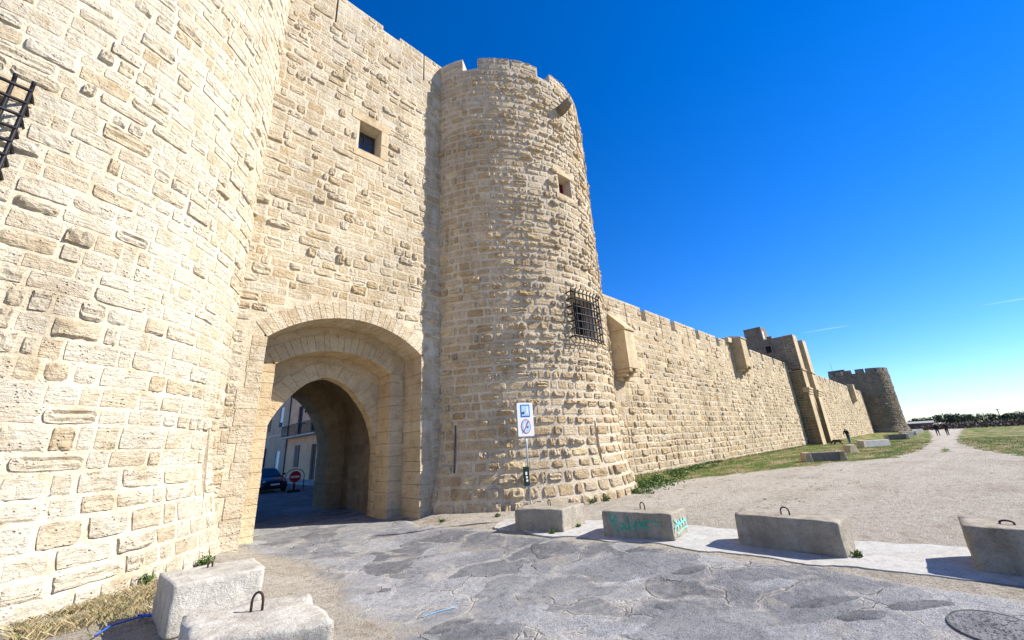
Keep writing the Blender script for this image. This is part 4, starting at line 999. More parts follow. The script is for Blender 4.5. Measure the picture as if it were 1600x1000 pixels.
while n < 26000:
    x = 12.5 + 60 * rn.random() ** 1.8; y = rn.uniform(-7, 11.15)
    gA = float(grass_amount(x, y)); dn = mnoise.noise((x * .35, y * .9, 1.5))
    if math.hypot(x - 11.97, y - 13) < 5.15 or gA < .4 or gA * 1.1 + dn * .9 < .45: continue
    k = 1 + x / 30; blade(gr, x, y, gz(x, y), rn.uniform(.03, .085) * (1.5 if dn > .25 else 1), .004 * k, .9); n += 1
for _ in range(260):                      # sparse tufts out on the sand
    tx, ty = 11 + 16 * rn.random(), rn.uniform(2.5, 9)
    if mnoise.noise((tx * .5, ty * .5, 12)) < .05 or math.hypot(tx - 11.97, ty - 13) < 5.3: continue
    for _k in range(rn.randint(4, 16)):
        x, y = tx + rn.gauss(0, .06), ty + rn.gauss(0, .06); blade(gr, x, y, gz(x, y), rn.uniform(.015, .05), .004, 1.2)
for x0 in np.arange(15.5, 58, .05):     # taller growth right along the wall foot
    for _ in range(3): blade(gr, x0 + rn.uniform(0, .1), 11.15 - rn.random() ** 2 * .7, 0, rn.uniform(.05, .18), .006, .8)
setp(gr.obj('grass', M['grass'], None, fix=False), 'short green and straw grass along the foot of the long wall', 'grass', kind='stuff')
wd = MB(); n = 0                          # low leafy ground cover beside the round tower
while n < 8000:
    t = rn.random(); x, y = 13.2 + 17 * t ** 1.4, 0
    y = np.interp(x, [13, 15, 18, 22, 30], [8.5, 8.7, 9.3, 10.2, 10.7]) + rn.gauss(0, .45) * (1.2 - .4 * t)
    if math.hypot(x - 11.97, y - 13) < 5.1 or mnoise.noise((x * 1.1, y * 1.6, 5)) < -.12 + .3 * t: continue
    leafq(wd, (x, y, gz(x, y) + rn.random() ** 2 * .11), rn.uniform(.04, .10)); n += 1
setp(wd.obj('ground_cover', M['weed'], None, fix=False), 'bright green leafy ground cover spreading from the tower foot', 'ground cover', kind='stuff')
def weed(x, y, r, h, nl, mt, label, stems=True):
    t = thing('weed', (x, y, 0), label, 'weed', 'weeds at the tower feet'); z = gz(x, y); L = MB(); S = MB()
    for i in range(max(4, nl // 30)):
        a, q = rn.uniform(0, 6.28), r * math.sqrt(rn.random()); tx, ty, tz = x + q * math.cos(a), y + q * math.sin(a), z + h * rn.uniform(.5, 1)
        S.tube([(x + q * .3 * math.cos(a), y + q * .3 * math.sin(a), z - .02), (x + q * .7 * math.cos(a), y + q * .7 * math.sin(a), z + (tz - z) * .6), (tx, ty, tz)], .004, 4)
        for k in range(30):
            f = rn.uniform(.2, 1); leafq(L, (x + (tx - x) * f + rn.gauss(0, .025), y + (ty - y) * f + rn.gauss(0, .025), z + (tz - z) * f + rn.gauss(0, .015)), rn.uniform(.025, .06), .8)
    L.obj('leaves', mt, t, fix=False); S.obj('stem', M['weed'], t)
    return t
for i, (px, py, r, h, nl, lb) in enumerate([(222, 915, .13, .20, 240, 'small bushy green weed beside the grey topped block'), (280, 886, .10, .12, 150, 'low green weed behind the grey topped block by the cream tower'), (318, 880, .20, .16, 300, 'wide green weed in the corner between cream tower and gate jamb'),
        (925, 786, .16, .15, 200, 'green weed against the round tower, nearest the dog sign'), (947, 781, .18, .17, 240, 'larger green weed clump at the round tower foot'), (690, 812, .07, .06, 80, 'tiny tuft at the shaded foot of the round tower by the gate'),
        (778, 805, .08, .05, 80, 'tiny tuft at the shaded foot of the round tower behind the sign'), (862, 832, .09, .05, 90, 'flat green weed under the block before the sign'), (1340, 868, .05, .06, 60, 'little green sprout at the corner of the long plain block'), (900, 822, .07, .04, 60, 'small sprout on the concrete behind the block before the sign')]):
    x, y = gpt(px, py, .02); weed(x, y, r, h, nl, M['weed'], lb)
for (px, py, lb) in ((140, 918, 'dark dry weed leaning on the foot of the cream tower'), (186, 904, 'dark dry weed with feathery stalks nearer the grey topped block')):
    x, y = gpt(px, py + 14, .02); weed(x, y, .20, .28, 420, M['brush_dark'], lb)
dr = MB(); n = 0
while n < 5200:
    t = rn.random(); px, py = 20 + 230 * t, 985 - 62 * t + rn.gauss(0, 15)
    x, y = gpt(px, py, 0)
    if math.hypot(x + 2.97, y - 13) < 5.05 or mnoise.noise((x * 2.2, y * 2.2, 8)) < -.2: continue
    blade(dr, x, y, gz(x, y), rn.uniform(.03, .13), .0035, 1.6); n += 1
setp(dr.obj('dry_grass', M['dry'], None, fix=False), 'flattened straw coloured grass along the foot of the cream tower', 'dry grass', kind='stuff')

# rubble lumps at the left foot
for i, (px, py, s, lb) in enumerate(((75, 945, .13, 'broken white stone lump in the dry grass under the tower'), (40, 968, .11, 'grey stone lump half buried in the dry grass'))):
    x, y = gpt(px, py, 0); bm = bmesh.new(); bmesh.ops.create_icosphere(bm, subdivisions=3, radius=s)
    for v in bm.verts:
        k = 1 + .45 * mnoise.noise(v.co * 9 + Vector((i * 5, 0, 0))); v.co = Vector((x + v.co.x * k * 1.3, y + v.co.y * k, hh_(x, y) + .03 + v.co.z * k * .55))
    me = bpy.data.meshes.new('rubble_stone'); bm.to_mesh(me); bm.free(); me.materials.append(M['concrete_white'])
    setp(child('rubble_stone', me, None), lb, 'stone')

# ------------------------------------------------------------------ low stone benches on the grass
def wedge(mb, x, y, rz_, w, d, h, top=.45):
    c, s = math.cos(rz_), math.sin(rz_); z = hh_(x, y) - .05
    fn = lambda p, t: (x + c * p[0] - s * t, y + s * p[0] + c * t, z + p[1])
    return mb.prism([(-w / 2, 0), (w / 2, 0), (w / 2 * top, h), (-w / 2 * top * 1.2, h * .92)], fn, -d / 2, d / 2)
def bench(p0, p1, h, label, ends=(1, 1), tone='bench'):
    p0, p1 = np.array(p0), np.array(p1); c = (p0 + p1) / 2; d = (p1 - p0); L = np.linalg.norm(d); d /= L; rz_ = math.atan2(d[1], d[0])
    t = thing('stone_bench', (c[0], c[1], hh_(*c)), label, 'bench', 'stone benches on the grass')
    z = hh_(*c) - .05; Mx = Matrix.Translation((c[0], c[1], z)) @ Matrix.Rotation(rz_, 4, 'Z')
    o = MB().box(-L / 2 + .12, L / 2 - .12, -.24, .24, 0, h, 0, Mx).obj('slab', M[tone], t, bevel=.03)
    for k, q in ((0, p0), (1, p1)):
        if ends[k]: wedge(MB(), q[0], q[1], rz_, .42, .62, h * 1.08).obj('end_stone', M['dressed_pale'], t, bevel=.03)
    return t
bench((28.9, 5.85), (30.1, 4.45), .52, 'stone bench with dark slab and pale ends, closest to the sandy path')
o = wedge(MB(), 39.2, 5.05, -.6, .9, .5, .62).obj('wedge_stone', M['dressed_pale'], None, bevel=.04); setp(o, 'lone pale wedge shaped stone on the grass between two benches', 'stone')
bench((50.5, 5.6), (53.6, 3.95), .62, 'pale topped stone bench with one wedge end on the grass', (1, 0), 'slab')
bench((76, 5.6), (77, 3.6), .75, 'stone bench with dark slab out beyond the pale topped bench')
bench((95, 5.0), (97, 3.4), .8, 'stone bench nearest to the round end tower', (1, 1), 'concrete_white')
bench((118, 4.6), (121, 3.0), .8, 'low stone bench past the round end tower', (0, 0), 'slab')

# ------------------------------------------------------------------ people and dog
def skinned(name, joints, edges, radii, root, mats, pick, parent, loc, rz_, scale=1.0):
    idx = {k: i for i, k in enumerate(joints)}
    me = bpy.data.meshes.new(name + '_rig'); me.from_pydata([joints[k] for k in joints], [(idx[a], idx[b]) for a, b in edges], [])
    o = bpy.data.objects.new(name + '_rig', me); COL.objects.link(o); o.modifiers.new('skin', 'SKIN'); sb = o.modifiers.new('sub', 'SUBSURF'); sb.levels = 2
    for k, i in idx.items():
        sv = me.skin_vertices[0].data[i]; r = radii[k]; sv.radius = r if isinstance(r, tuple) else (r, r); sv.use_root = (k == root)
    dg = bpy.context.evaluated_depsgraph_get(); ev = o.evaluated_get(dg); nm = bpy.data.meshes.new_from_object(ev)
    bpy.data.objects.remove(o)
    for mm in mats: nm.materials.append(mm)
    J = {k: Vector(v) for k, v in joints.items()}
    for p in nm.polygons:
        c = p.center; best = None
        for a, b in edges:
            A, B = J[a], J[b]; t = max(0, min(1, (c - A).dot(B - A) / max(1e-9, (B - A).length_squared))); d = (c - A.lerp(B, t)).length
            if best is None or d < best[0]: best = (d, a, b, t)
        p.material_index = pick(best[1], best[2], best[3], c); p.use_smooth = True
    ob = child(name, nm, parent, local=True); ob.scale = (scale,) * 3
    return ob
skinm = mat('skin', (.45, .28, .20), .6); hairm = mat('dark_hair', (.03, .02, .015), .7)
def person(x, y, rz_, label, top, legs, lean=0.0, stride=.16, arm=0.0, scale=1.0):
    t = thing('person', (x, y, hh_(x, y)), label, 'person', None, rz_)
    L = lean
    J = {'pelvis': (0, 0, .95), 'waist': (L * .3, 0, 1.10), 'chest': (L * .75, 0, 1.33), 'neck': (L * 1.05, 0, 1.50), 'head': (L * 1.3 + .02, 0, 1.60), 'crown': (L * 1.42 + .02, 0, 1.70)}
    E_ = [('pelvis', 'waist'), ('waist', 'chest'), ('chest', 'neck'), ('neck', 'head'), ('head', 'crown')]
    Rr = {'pelvis': (.15, .12), 'waist': (.15, .115), 'chest': (.18, .13), 'neck': .06, 'head': (.088, .10), 'crown': (.07, .08)}
    for s, k in ((1, 'l'), (-1, 'r')):
        f = stride * s
        J.update({'hip' + k: (0, .09 * s, .88), 'knee' + k: (f * .55 + .03, .10 * s, .48), 'ankle' + k: (f * 1.1 - .03, .10 * s, .09), 'toe' + k: (f * 1.1 + .15, .12 * s, .035),
                  'sh' + k: (L * .9, .19 * s, 1.42), 'elbow' + k: (L * .9 - f * .5 - .03 + arm * .10, .25 * s, 1.14), 'wrist' + k: (L * .9 - f * .6 + .10 + arm * .25, .23 * s, .92 + arm * .25), 'hand' + k: (L * .9 - f * .6 + .14 + arm * .30, .22 * s, .82 + arm * .28)})
        E_ += [('pelvis', 'hip' + k), ('hip' + k, 'knee' + k), ('knee' + k, 'ankle' + k), ('ankle' + k, 'toe' + k), ('chest', 'sh' + k), ('sh' + k, 'elbow' + k), ('elbow' + k, 'wrist' + k), ('wrist' + k, 'hand' + k)]
        Rr.update({'hip' + k: .105, 'knee' + k: .068, 'ankle' + k: .05, 'toe' + k: .042, 'sh' + k: .075, 'elbow' + k: .052, 'wrist' + k: .037, 'hand' + k: (.035, .022)})
    def pick(a, b, tt, c):
        if a in ('neck', 'head'): return 3 if (c.z > 1.66 or c.x < J['head'][0] - .03) else 2
        if a.startswith('wrist'): return 2
        if a.startswith(('hip', 'knee')): return 1
        if a.startswith('ankle'): return 4
        return 0
    skinned('body', J, E_, Rr, 'pelvis', [top, legs, skinm, hairm, M['black']], pick, t, None, None, scale)
    return t
navy = mat('navy_jacket', (.02, .022, .03), .8); jeans = mat('blue_jeans', (.05, .12, .22), .85); darkt = mat('dark_trousers', (.02, .022, .028), .85); blackj = mat('black_jacket', (.012, .012, .014), .8); brownj = mat('dark_brown_coat', (.03, .02, .018), .8)
person(61.6, 7.82, PI * .9, 'person in navy jacket and blue jeans stooping on the grass by the wall', navy, jeans, .20, .10, .5, .98)
person(87.5, .62, .15, 'person in black jacket on the path, the one nearer the wall', blackj, darkt, .05, .20, 0, 1.0)
person(87.5, -.36, -.1, 'person in dark brown coat with crooked arm on the path beside the black jacket', brownj, darkt, .03, .18, .6, 1.0)
dogm = mat('brown_dog_coat', (.07, .04, .025), .8)
dg_ = thing('dog', (57.6, 8.35, hh_(57.6, 8.35)), 'brown dog with lowered head sniffing the grass near the wall', 'dog', None, PI * .62)
J = {'hips': (-.30, 0, .42), 'loin': (-.05, 0, .46), 'ribs': (.22, 0, .42), 'withers': (.36, 0, .46), 'neck': (.52, 0, .36), 'head': (.62, 0, .22), 'muzzle': (.72, 0, .11), 'tail1': (-.45, 0, .44), 'tail2': (-.62, 0, .36)}
E_ = [('hips', 'loin'), ('loin', 'ribs'), ('ribs', 'withers'), ('withers', 'neck'), ('neck', 'head'), ('head', 'muzzle'), ('hips', 'tail1'), ('tail1', 'tail2')]
Rr = {'hips': (.10, .11), 'loin': (.10, .10), 'ribs': (.12, .15), 'withers': .10, 'neck': .08, 'head': .075, 'muzzle': .035, 'tail1': .03, 'tail2': .018}
for s, k in ((1, 'l'), (-1, 'r')):
    J.update({'knee' + k: (-.20, .09 * s, .26), 'hock' + k: (-.40, .09 * s, .15), 'paw' + k: (-.34, .09 * s, .02), 'elbow' + k: (.30, .09 * s, .27), 'wrist' + k: (.32, .09 * s, .12), 'fpaw' + k: (.35, .09 * s, .02), 'ear' + k: (.56, .09 * s, .24)})
    E_ += [('hips', 'knee' + k), ('knee' + k, 'hock' + k), ('hock' + k, 'paw' + k), ('ribs', 'elbow' + k), ('elbow' + k, 'wrist' + k), ('wrist' + k, 'fpaw' + k), ('head', 'ear' + k)]
    Rr.update({'knee' + k: .065, 'hock' + k: .03, 'paw' + k: .032, 'elbow' + k: .05, 'wrist' + k: .032, 'fpaw' + k: .034, 'ear' + k: .025})
Rr = {k: (tuple(q * 1.35 for q in r) if isinstance(r, tuple) else r * 1.35) for k, r in Rr.items()}
skinned('body', J, E_, Rr, 'loin', [dogm], lambda *a: 0, dg_, None, None, .95)

# ------------------------------------------------------------------ distant trees, brush, shed, pole
def pine_mesh(seed, mt, leaf=.5, n=900, flat=.75):
    r = random.Random(seed); mb = MB(); lobes = [(r.gauss(0, .38), r.gauss(0, .38), r.uniform(.35, .85), r.uniform(.22, .42)) for _ in range(11)]
    for _ in range(n):
        lx, ly, lz, lr = r.choice(lobes); d = Vector((r.gauss(0, 1), r.gauss(0, 1), r.gauss(0, 1))).normalized() * lr * r.uniform(.55, 1.05)
        p = Vector((lx + d.x, ly + d.y, lz + d.z * flat)); a = Vector((r.gauss(0, 1), r.gauss(0, 1), r.gauss(0, 1))).normalized(); b = a.cross(Vector((r.gauss(0, 1), r.gauss(0, 1), r.gauss(0, 1)))).normalized(); s = leaf * r.uniform(.06, .14)
        mb.add([p + a * s, p + b * s, p - a * s, p - b * s], [(0, 1, 2, 3)])
    tr = MB().tube([(0, 0, -.02), (.02, .01, .3), (lobes[0][0] * .3, lobes[0][1] * .3, .6)], [.05, .035, .02], 7)
    for l in lobes[:6]: tr.tube([(.02, .01, .28), (l[0] * .6, l[1] * .6, .45), (l[0], l[1], l[2])], [.025, .016, .008], 5)
    return mb.mesh('crown', mt, fix=False), tr.mesh('trunk', M['bark'])
PM = [pine_mesh(i + 3, M['needle']) for i in range(5)]
BT = [pine_mesh(i + 50, M['brush'], .30, 350, 1.0) for i in range(2)]
def far_tree(px, ytop, wpx, d, label, vi, bare=False):
    r = pix_ray(px, ytop); az = math.atan2(r[1], r[0]); zt = 1.8 + d * r[2] / math.hypot(r[0], r[1]); x, y = d * math.cos(az), d * math.sin(az)
    H = zt + .3; W = wpx * d / 980.0
    t = thing('bare_tree' if bare else 'pine_tree', (x, y, -.3), label, 'tree', 'trees along the edge of the field')
    t.rotation_euler = (0, 0, vi * 1.7 + px)
    cm, tm = (BT if bare else PM)[vi % (2 if bare else 5)]
    for nm, mm in (('crown', cm), ('trunk', tm)):
        o = child(nm, mm, t, local=True); o.scale = (W * .75, W * .75, H * .92)
trees = [(1428, 653, 16, 'small dark pine on the field edge next to the end tower'), (1440, 652, 12, 'small dark pine, second along from the end tower'), (1452, 650.5, 14, 'small dark pine close to the first tall pines'),
         (1467, 645.5, 12, 'tall dark pine starting the high clump behind the two walkers'), (1478, 644.3, 16, 'tallest dark pine in the high clump behind the two walkers'), (1490, 645, 12, 'tall dark pine ending the high clump'),
         (1501, 647, 8, 'narrow dark pine just after the high clump'), (1508, 646.5, 9, 'dark pine between the high clump and the dense low pine'), (1520, 645, 13, 'dense broad dark pine whose foliage hangs low into the brush'),
         (1548, 643.5, 14, 'dark round topped pine beside the leaning pole'), (1569, 645, 14, 'dark pine just past the leaning pole'), (1586, 643, 16, 'dark pine under the bare tree'), (1604, 641, 18, 'broad dark pine past the bare tree'),
         (1632, 640, 20, 'broad pine farther along the field edge'), (1668, 636, 22, 'pine at the far end of the field edge')]
for i, (px, yt, w, lb) in enumerate(trees): far_tree(px, yt, w * 1.25, 215 + 9 * (i % 4), lb, i)
far_tree(1592, 636.5, 11, 212, 'bare leafless tree sticking out above the pines', 0, True)
far_tree(1529, 641.0, 5, 226, 'thin bare sapling above the dense low pine', 1, True); far_tree(1536, 641.5, 5, 228, 'thin bare sapling beside the round topped pine', 0, True)
br = MB(); rn = random.Random(31)
for _ in range(1500):
    az = R_(rn.uniform(-32, 2.4)); d = rn.uniform(150, 205); bx, by = d * math.cos(az), d * math.sin(az); h = rn.uniform(.7, 1.9) * (.7 + .5 * mnoise.noise((az * 30, d * .05, 1)))
    for k in range(26):
        p = Vector((bx + rn.gauss(0, 1.0), by + rn.gauss(0, 1.0), -.3 + rn.random() * h)); a = Vector((rn.gauss(0, .5), rn.gauss(0, .5), 1)).normalized(); b = a.cross(Vector((rn.gauss(0, 1), rn.gauss(0, 1), 0))).normalized(); s = rn.uniform(.15, .38)
        br.add([p - a * s, p + b * s * .35, p + a * s, p - b * s * .35], [(0, 1, 2, 3)])
setp(br.obj('brush', M['brush'], None, fix=False), 'reddish brown leafless brush along the far edge of the field', 'brush', kind='stuff')
dx_, dy_ = 172 * math.cos(R_(2.05)), 172 * math.sin(R_(2.05))
sh = thing('low_shed', (dx_, dy_, -.3), 'low pale roofed shed behind the brush next to the end tower', 'shed')
MB().box(dx_ - 1.5, dx_ + 1.5, dy_ - 4.5, dy_ + 2, -.3, 1.5).obj('wall', M['stone_grey'], sh)
MB().prism([(-1.9, 1.5), (1.9, 1.5), (0, 2.05)], lambda p, t: (dx_ + p[0], t, p[1]), dy_ - 5, dy_ + 2.5).obj('roof', M['slab'], sh)
q0 = pix_ray(1561, 647); q1 = pix_ray(1557.5, 638.5); d = 205
p0, p1 = [np.array([0, 0, 1.8]) + d * q / math.hypot(q[0], q[1]) for q in (q0, q1)]
pl = thing('utility_pole', (p0[0], p0[1], -.3), 'thin leaning utility pole rising above the pines', 'pole')
MB().tube([(p0[0] + (p0[0] - p1[0]) * .8, p0[1] + (p0[1] - p1[1]) * .8, -.5), tuple(p1)], .11, 6).obj('post', M['bark'], pl)
MB().box(p1[0] - .06, p1[0] + .06, p1[1] - .5, p1[1] + .5, p1[2] - .3, p1[2] - .15).obj('cross_arm', M['bark'], pl)

# vapour trail high in the sky
cm_ = bpy.data.materials.new('vapour'); cm_.use_nodes = True; nt = cm_.node_tree; nt.nodes.clear()
out = N(nt, 'ShaderNodeOutputMaterial'); tp = N(nt, 'ShaderNodeBsdfTransparent'); df = N(nt, 'ShaderNodeBsdfTranslucent'); df.inputs['Color'].default_value = (.95, .95, .95, 1); mxs = N(nt, 'ShaderNodeMixShader'); mxs.inputs[0].default_value = .06
nt.links.new(tp.outputs[0], mxs.inputs[1]); nt.links.new(df.outputs[0], mxs.inputs[2]); nt.links.new(mxs.outputs[0], out.inputs[0])
for (pa, pb, lb) in (((1250, 521), (1326, 508.5), 'faint white vapour trail in the sky above the square gate tower'), ((1530, 478), (1640, 460), 'very faint vapour trail in the sky over the field')):
    A, B = [np.array([0, 0, 1.8]) + 9000 / abs(r[2]) * .25 * r for r in (pix_ray(*pa), pix_ray(*pb))]
    k = np.linalg.norm(A) * .0012
    setp(MB().tube([tuple(A + (B - A) * t) for t in np.linspace(0, 1, 9)], [k * .15, k * .4, k * .6, k * .8, k, k, k, k * .8, k * .3], 8).obj('vapour_trail', cm_, None, smooth=True), lb, 'vapour trail')

# ------------------------------------------------------------------ town behind the gate
def render_mat(name, col):
    m = mat(name, col, .9, 0, .1); nt = m.node_tree; b = nt.nodes['Principled BSDF']; P = nt.nodes.new('ShaderNodeNewGeometry').outputs['Position']
    c = mixc(nt, col, ramp(nt, noise(nt, P, 1.1, 6, .7), [(.3, (.8, .79, .77)), (.6, (1.05, 1.05, 1.05))]), 1.0, 'MULTIPLY'); nt.links.new(c, b.inputs['Base Color'])
    nt.links.new(bump(nt, noise(nt, P, 30, 5, .7), .3, .02), b.inputs['Normal']); return m
M['beige'] = render_mat('beige_render', (.80, .47, .27)); M['greyr'] = render_mat('grey_render', (.48, .36, .25)); M['trim'] = render_mat('pale_trim', (.55, .49, .40)); M['roof'] = render_mat('roof_tiles', (.42, .22, .13))
HX = 12.1
def facade(parent, y0, y1, z0, z1, opens, mt, depth=.22):
    Ys = sorted({y0, y1} | {o[0] for o in opens} | {o[1] for o in opens}); Zs = sorted({z0, z1} | {o[2] for o in opens} | {o[3] for o in opens}); mb = MB()
    for a, b in zip(Ys, Ys[1:]):
        for c, d in zip(Zs, Zs[1:]):
            if any(o[0] < (a + b) / 2 < o[1] and o[2] < (c + d) / 2 < o[3] for o in opens): continue
            mb.add([(HX, a, c), (HX, b, c), (HX, b, d), (HX, a, d)], [(0, 1, 2, 3)])
    for (a, b, c, d, *_) in opens:
        p = [(a, c), (b, c), (b, d), (a, d)]
        mb.add([(HX, y, z) for y, z in p] + [(HX + depth, y, z) for y, z in p], [(0, 4, 5, 1), (1, 5, 6, 2), (2, 6, 7, 3), (3, 7, 4, 0)])
    mb.box(HX + .3, HX + 9, y0, y1, z0, z1)
    mb.obj('wall', mt, parent)
def house(label, y0, y1, zt, opens, mt):
    t = thing('town_house', (HX, (y0 + y1) / 2, -.1), label, 'house')
    facade(t, y0, y1, -.3, zt, opens, mt)
    MB().prism([(-.45, zt), (9.4, zt), (4.6, zt + 1.9)], lambda p, q: (HX + p[0], q, p[1]), y0 - .0, y1 + .0).obj('roof', M['roof'], t)
    for (a, b, c, d, kind) in opens:
        if kind == 'door': w = MB().box(HX + .15, HX + .2, a, b, c, d).obj('door', M['wood'], t)
        elif kind == 'french':
            w = MB().box(HX + .17, HX + .2, a, b, c, d).obj('window', M['glass'], t)
            f = MB(); [f.box(HX + .12, HX + .168, p, p + .07, c, d) for p in (a, (a + b) / 2 - .035, b - .07)]; f.box(HX + .12, HX + .168, a, b, d - .08, d); f.obj('frame', M['wood'], w)
        elif kind == 'shutter':
            MB().box(HX + .12, HX + .2, a, b, c, d).obj('window', M['dark'], t)
            for (p, q) in ((a - .03, (a + b) / 2 - .01), ((a + b) / 2 + .01, b + .03)):
                s = MB().box(HX - .05, HX - .012, p, q, c - .03, d + .03).obj('shutter', M['wood2'], t)
                sl = MB(); [sl.box(HX - .062, HX - .049, p + .06, q - .06, z, z + .04) for z in np.arange(c + .08, d - .08, .09)]; sl.obj('slats', M['wood2'], s)
        else:
            w = MB().box(HX + .17, HX + .2, a, b, c, d).obj('window', M['glass'], t)
            MB().box(HX + .10, HX + .165, a, b, c + (d - c) * .25, d).obj('roller_blind', M['white'], w)
            MB().box(HX - .05, HX + .1, a - .1, b + .1, c - .1, c - .002).obj('sill', M['trim'], w)
    return t
M['wood2'] = mat('grey_brown_shutter', (.12, .10, .085), .7)
hb = house('beige rendered house with balconies seen through the gate', 17.8, 46.5, 10.2, [(42.3, 43.7, 3.87, 6.7, 'french'), (38.2, 39.6, 3.87, 6.7, 'french'), (42.1, 43.5, 1.05, 2.95, 'shutter'), (37.5, 38.8, -.02, 2.9, 'door'), (32.5, 33.8, 3.87, 6.5, 'french'), (32.3, 33.6, -.02, 2.6, 'door')], M['beige'])  # unseen near end extended towards the gate to keep the street shaded
hg = house('grey rendered house with white roller blinds beyond the beige house', 46.52, 62, 10.2, [(49.0, 50.5, 5.1, 7.3, 'blind'), (48.8, 50.4, -.02, 2.65, 'blind'), (53.9, 55.3, 4.9, 7.3, 'shutter'), (54.3, 55.7, .9, 3.1, 'french')], M['greyr'])
for (y0, y1) in ((41.2, 46.3), (36.2, 41.0)):
    bal = MB().box(HX - .75, HX + .02, y0, y1, 3.70, 3.85).obj('balcony', M['trim'], hb, bevel=.02)
    rl = MB(); rl.box(HX - .72, HX - .68, y0 + .03, y1 - .03, 4.88, 4.93); rl.box(HX - .715, HX - .685, y0 + .03, y1 - .03, 3.95, 3.98)
    for y in np.arange(y0 + .05, y1, .125): rl.tube([(HX - .70, y, 3.84), (HX - .70, y, 4.3), (HX - .73, y, 4.5), (HX - .70, y, 4.9)], .010, 5)
    for y in (y0 + .04, y1 - .06):
        rl.box(HX - .70, HX, y, y + .03, 4.88, 4.93)
    rl.obj('railing', M['black_iron'], bal)
MB().box(HX - .06, HX + .02, 46.53, 61.9, 4.2, 4.42).obj('string_course', M['trim'], hg)
ar = [(55 + .95 * math.cos(a), 3.1 + .45 * math.sin(a)) for a in np.linspace(0, PI, 12)]; ar2 = [(55 + .72 * math.cos(a), 3.1 + .28 * math.sin(a)) for a in np.linspace(PI, 0, 12)]
MB().prism([(55.95, .8)] + ar + [(54.05, .8), (54.28, .8)] + ar2 + [(55.72, .8)], lambda p, t: (t, p[0], p[1]), HX - .04, HX + .03).obj('window_surround', M['trim'], hg)
MB().tube([(HX - .08, 46.45, -.05), (HX - .08, 46.45, 10.1)], .06, 8).obj('drainpipe', M['wood2'], hb)
wl_ = MB().box(HX - .28, HX, 40.6, 40.64, 6.05, 6.09); wl_.box(HX - .34, HX - .2, 40.55, 40.69, 5.85, 6.05); wl_.obj('wall_lamp', M['black_iron'], hb)

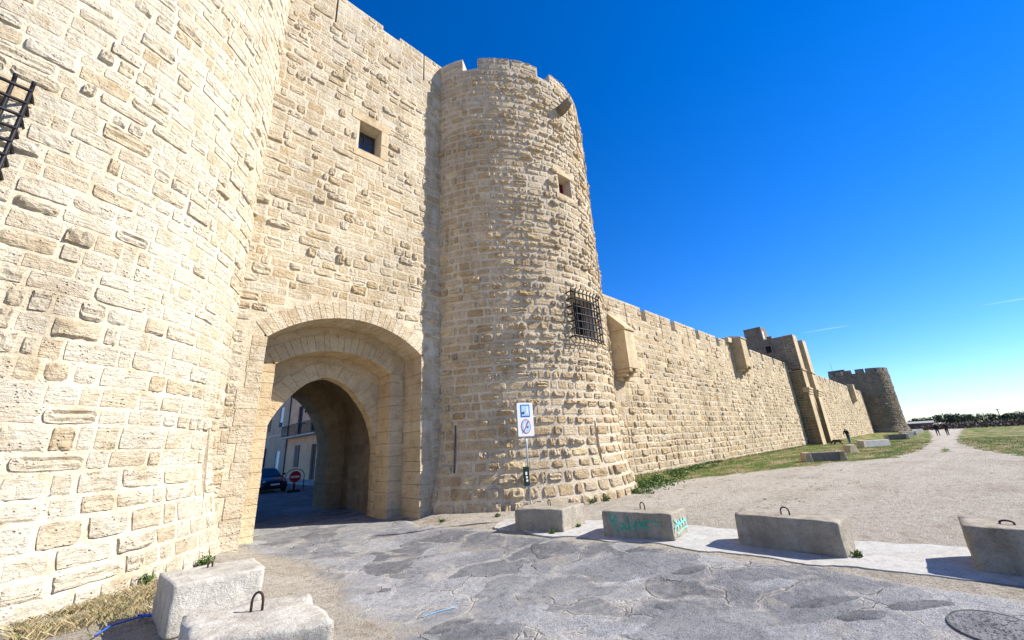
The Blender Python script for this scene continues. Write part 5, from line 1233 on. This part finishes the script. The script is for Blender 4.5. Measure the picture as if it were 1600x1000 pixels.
# parked car, front towards the gate
M['carpaint'] = mat('dark_blue_paint', (.012, .02, .07), .25, .3, .5); M['carglass'] = mat('car_glass', (.02, .025, .03), .06, 0, .8); M['lamp'] = mat('headlamp', (.5, .52, .55), .12, .2, .8); M['tyre'] = mat('tyre', (.02, .02, .02), .85)
def car(x, y, rz_, label):
    t = thing('parked_car', (x, y, -.15), label, 'car', None, rz_)     # local: front towards -y
    W = .86
    secs = [(-2.02, .26, .58, .66), (-1.98, .20, .66, .76), (-1.6, .17, .80, .83), (-1.0, .17, .90, W), (-.7, .17, .93, W), (.4, .17, .95, W), (1.3, .17, .97, W), (1.85, .20, .98, .83), (2.0, .28, .92, .76)]
    b = MB(); n = 12; vs = []
    for (yy, z0, z1, w) in secs:
        ring = [(-w * .90, z0), (-w, z0 + .10), (-w * 1.01, (z0 + z1) / 2), (-w * .985, z1 - .10), (-w * .90, z1 - .01), (-w * .5, z1 + .02), (w * .5, z1 + .02), (w * .90, z1 - .01), (w * .985, z1 - .10), (w * 1.01, (z0 + z1) / 2), (w, z0 + .10), (w * .90, z0)]
        vs += [(p[0], yy, p[1]) for p in ring]
    k = len(secs); b.add(vs, [(i * n + j, i * n + (j + 1) % n, (i + 1) * n + (j + 1) % n, (i + 1) * n + j) for i in range(k - 1) for j in range(n)] + [tuple(range(n - 1, -1, -1)), tuple((k - 1) * n + j for j in range(n))])
    body = b.obj('body', M['carpaint'], t, smooth=True, local=True); sd = body.modifiers.new('s', 'SUBSURF'); sd.levels = sd.render_levels = 1
    c = MB(); cs = [(-.85, .90, .80, .80), (-.15, 1.40, .62, .80), (.25, 1.46, .61, .80), (1.1, 1.44, .60, .80), (1.55, 1.30, .60, .79), (1.95, .95, .74, .78)]; vs = []
    for (yy, zt, wt, wb) in cs: vs += [(-wb, yy, .88), (-wt, yy, zt - .03), (-wt * .8, yy, zt), (wt * .8, yy, zt), (wt, yy, zt - .03), (wb, yy, .88)]
    c.add(vs, [(i * 6 + j, i * 6 + (j + 1) % 6, (i + 1) * 6 + (j + 1) % 6, (i + 1) * 6 + j) for i in range(len(cs) - 1) for j in range(6)] + [(5, 4, 3, 2, 1, 0), tuple(30 + j for j in range(6))])
    c.obj('cabin', M['carpaint'], t, smooth=False, local=True, bevel=.03)
    MB().add([(-.74, -.86, .955), (.74, -.86, .955), (.55, -.19, 1.385), (-.55, -.19, 1.385)], [(0, 1, 2, 3)]).add([(-.74, -.84, .94), (.74, -.84, .94), (.55, -.17, 1.37), (-.55, -.17, 1.37)], [(3, 2, 1, 0)]).obj('windscreen', M['carglass'], t, local=True, fix=False)
    for s in (-1, 1):
        for (y0, y1, y2, y3) in ((-.62, .30, .30, -.12), (.36, 1.45, 1.2, .36)):
            MB().add([(s * .812, y0, .95), (s * .812, y1, .95), (s * .655, y2, 1.36), (s * .655, y3, 1.36)], [(0, 1, 2, 3)]).obj('side_window', M['carglass'], t, local=True, fix=False)
        MB().lathe([(.001, -.03), (.08, -.03), (.11, .0), (.09, .06)], (s * .60, -1.93, .64), 14, axis='y').obj('headlight', M['lamp'], t, local=True, smooth=True).scale = (1, 1, 1)
        mr = MB().box(s * .97 - .09, s * .97 + .09, -.72, -.62, .96, 1.08).obj('wing_mirror', M['carpaint'], t, local=True, bevel=.03)
        for yy in (-1.28, 1.25):
            wh = MB().lathe([(.20, -.09), (.29, -.09), (.31, -.05), (.31, .05), (.29, .09), (.20, .09)], (s * .78, yy, .31), 22, axis='x').obj('wheel', M['tyre'], t, local=True, smooth=True)
            MB().lathe([(.001, s * .085), (.06, s * .095), (.19, s * .08), (.20, s * .05)], (s * .78, yy, .31), 18, axis='x').obj('rim', M['steel'], wh, local=True, smooth=True)
    MB().box(-.26, .26, -2.06, -2.035, .42, .53).obj('number_plate', M['white'], t, local=True)
    MB().box(-.42, .42, -2.045, -2.0, .56, .66).obj('grille', M['black'], t, local=True); MB().box(-.7, .7, -2.045, -2.0, .26, .34).obj('air_intake', M['black'], t, local=True)
    return t
car(7.0, 31.3, R_(6), 'dark blue parked car in the shaded street behind the gate')

ne = thing('no_entry_sign', (7.95, 28.0, -.15), 'round red no entry sign on low hoop stand in the street', 'sign')
YN = 28.0
MB().lathe([(.001, 0), (.33, 0), (.33, .02), (.001, .02)], (7.95, YN, .72), 36, axis='y').obj('disc', M['red'], ne)
MB().lathe([(.33, .021), (.33, -.003), (.35, -.003), (.35, .021)], (7.95, YN, .72), 36, axis='y', cap=False).obj('disc_border', M['white'], ne)
MB().box(7.95 - .25, 7.95 + .25, YN - .006, YN, .66, .78).obj('white_bar', M['white'], ne)
MB().tube([(7.42, YN + .05, -.15), (7.42, YN + .05, .75)] + [(7.95 - .53 * math.cos(a), YN + .05, .75 + .42 * math.sin(a)) for a in np.linspace(0, PI, 14)[1:-1]] + [(8.48, YN + .05, .75), (8.48, YN + .05, -.15)], .022, 8).obj('hoop', M['black_iron'], ne, smooth=True)
MB().box(7.6, 8.3, YN - .05, YN + .25, -.155, -.02).obj('base', M['black'], ne, bevel=.02)
MB().box(7.9, 8.0, YN + .02, YN + .06, -.1, .5).obj('post', M['black_iron'], ne)
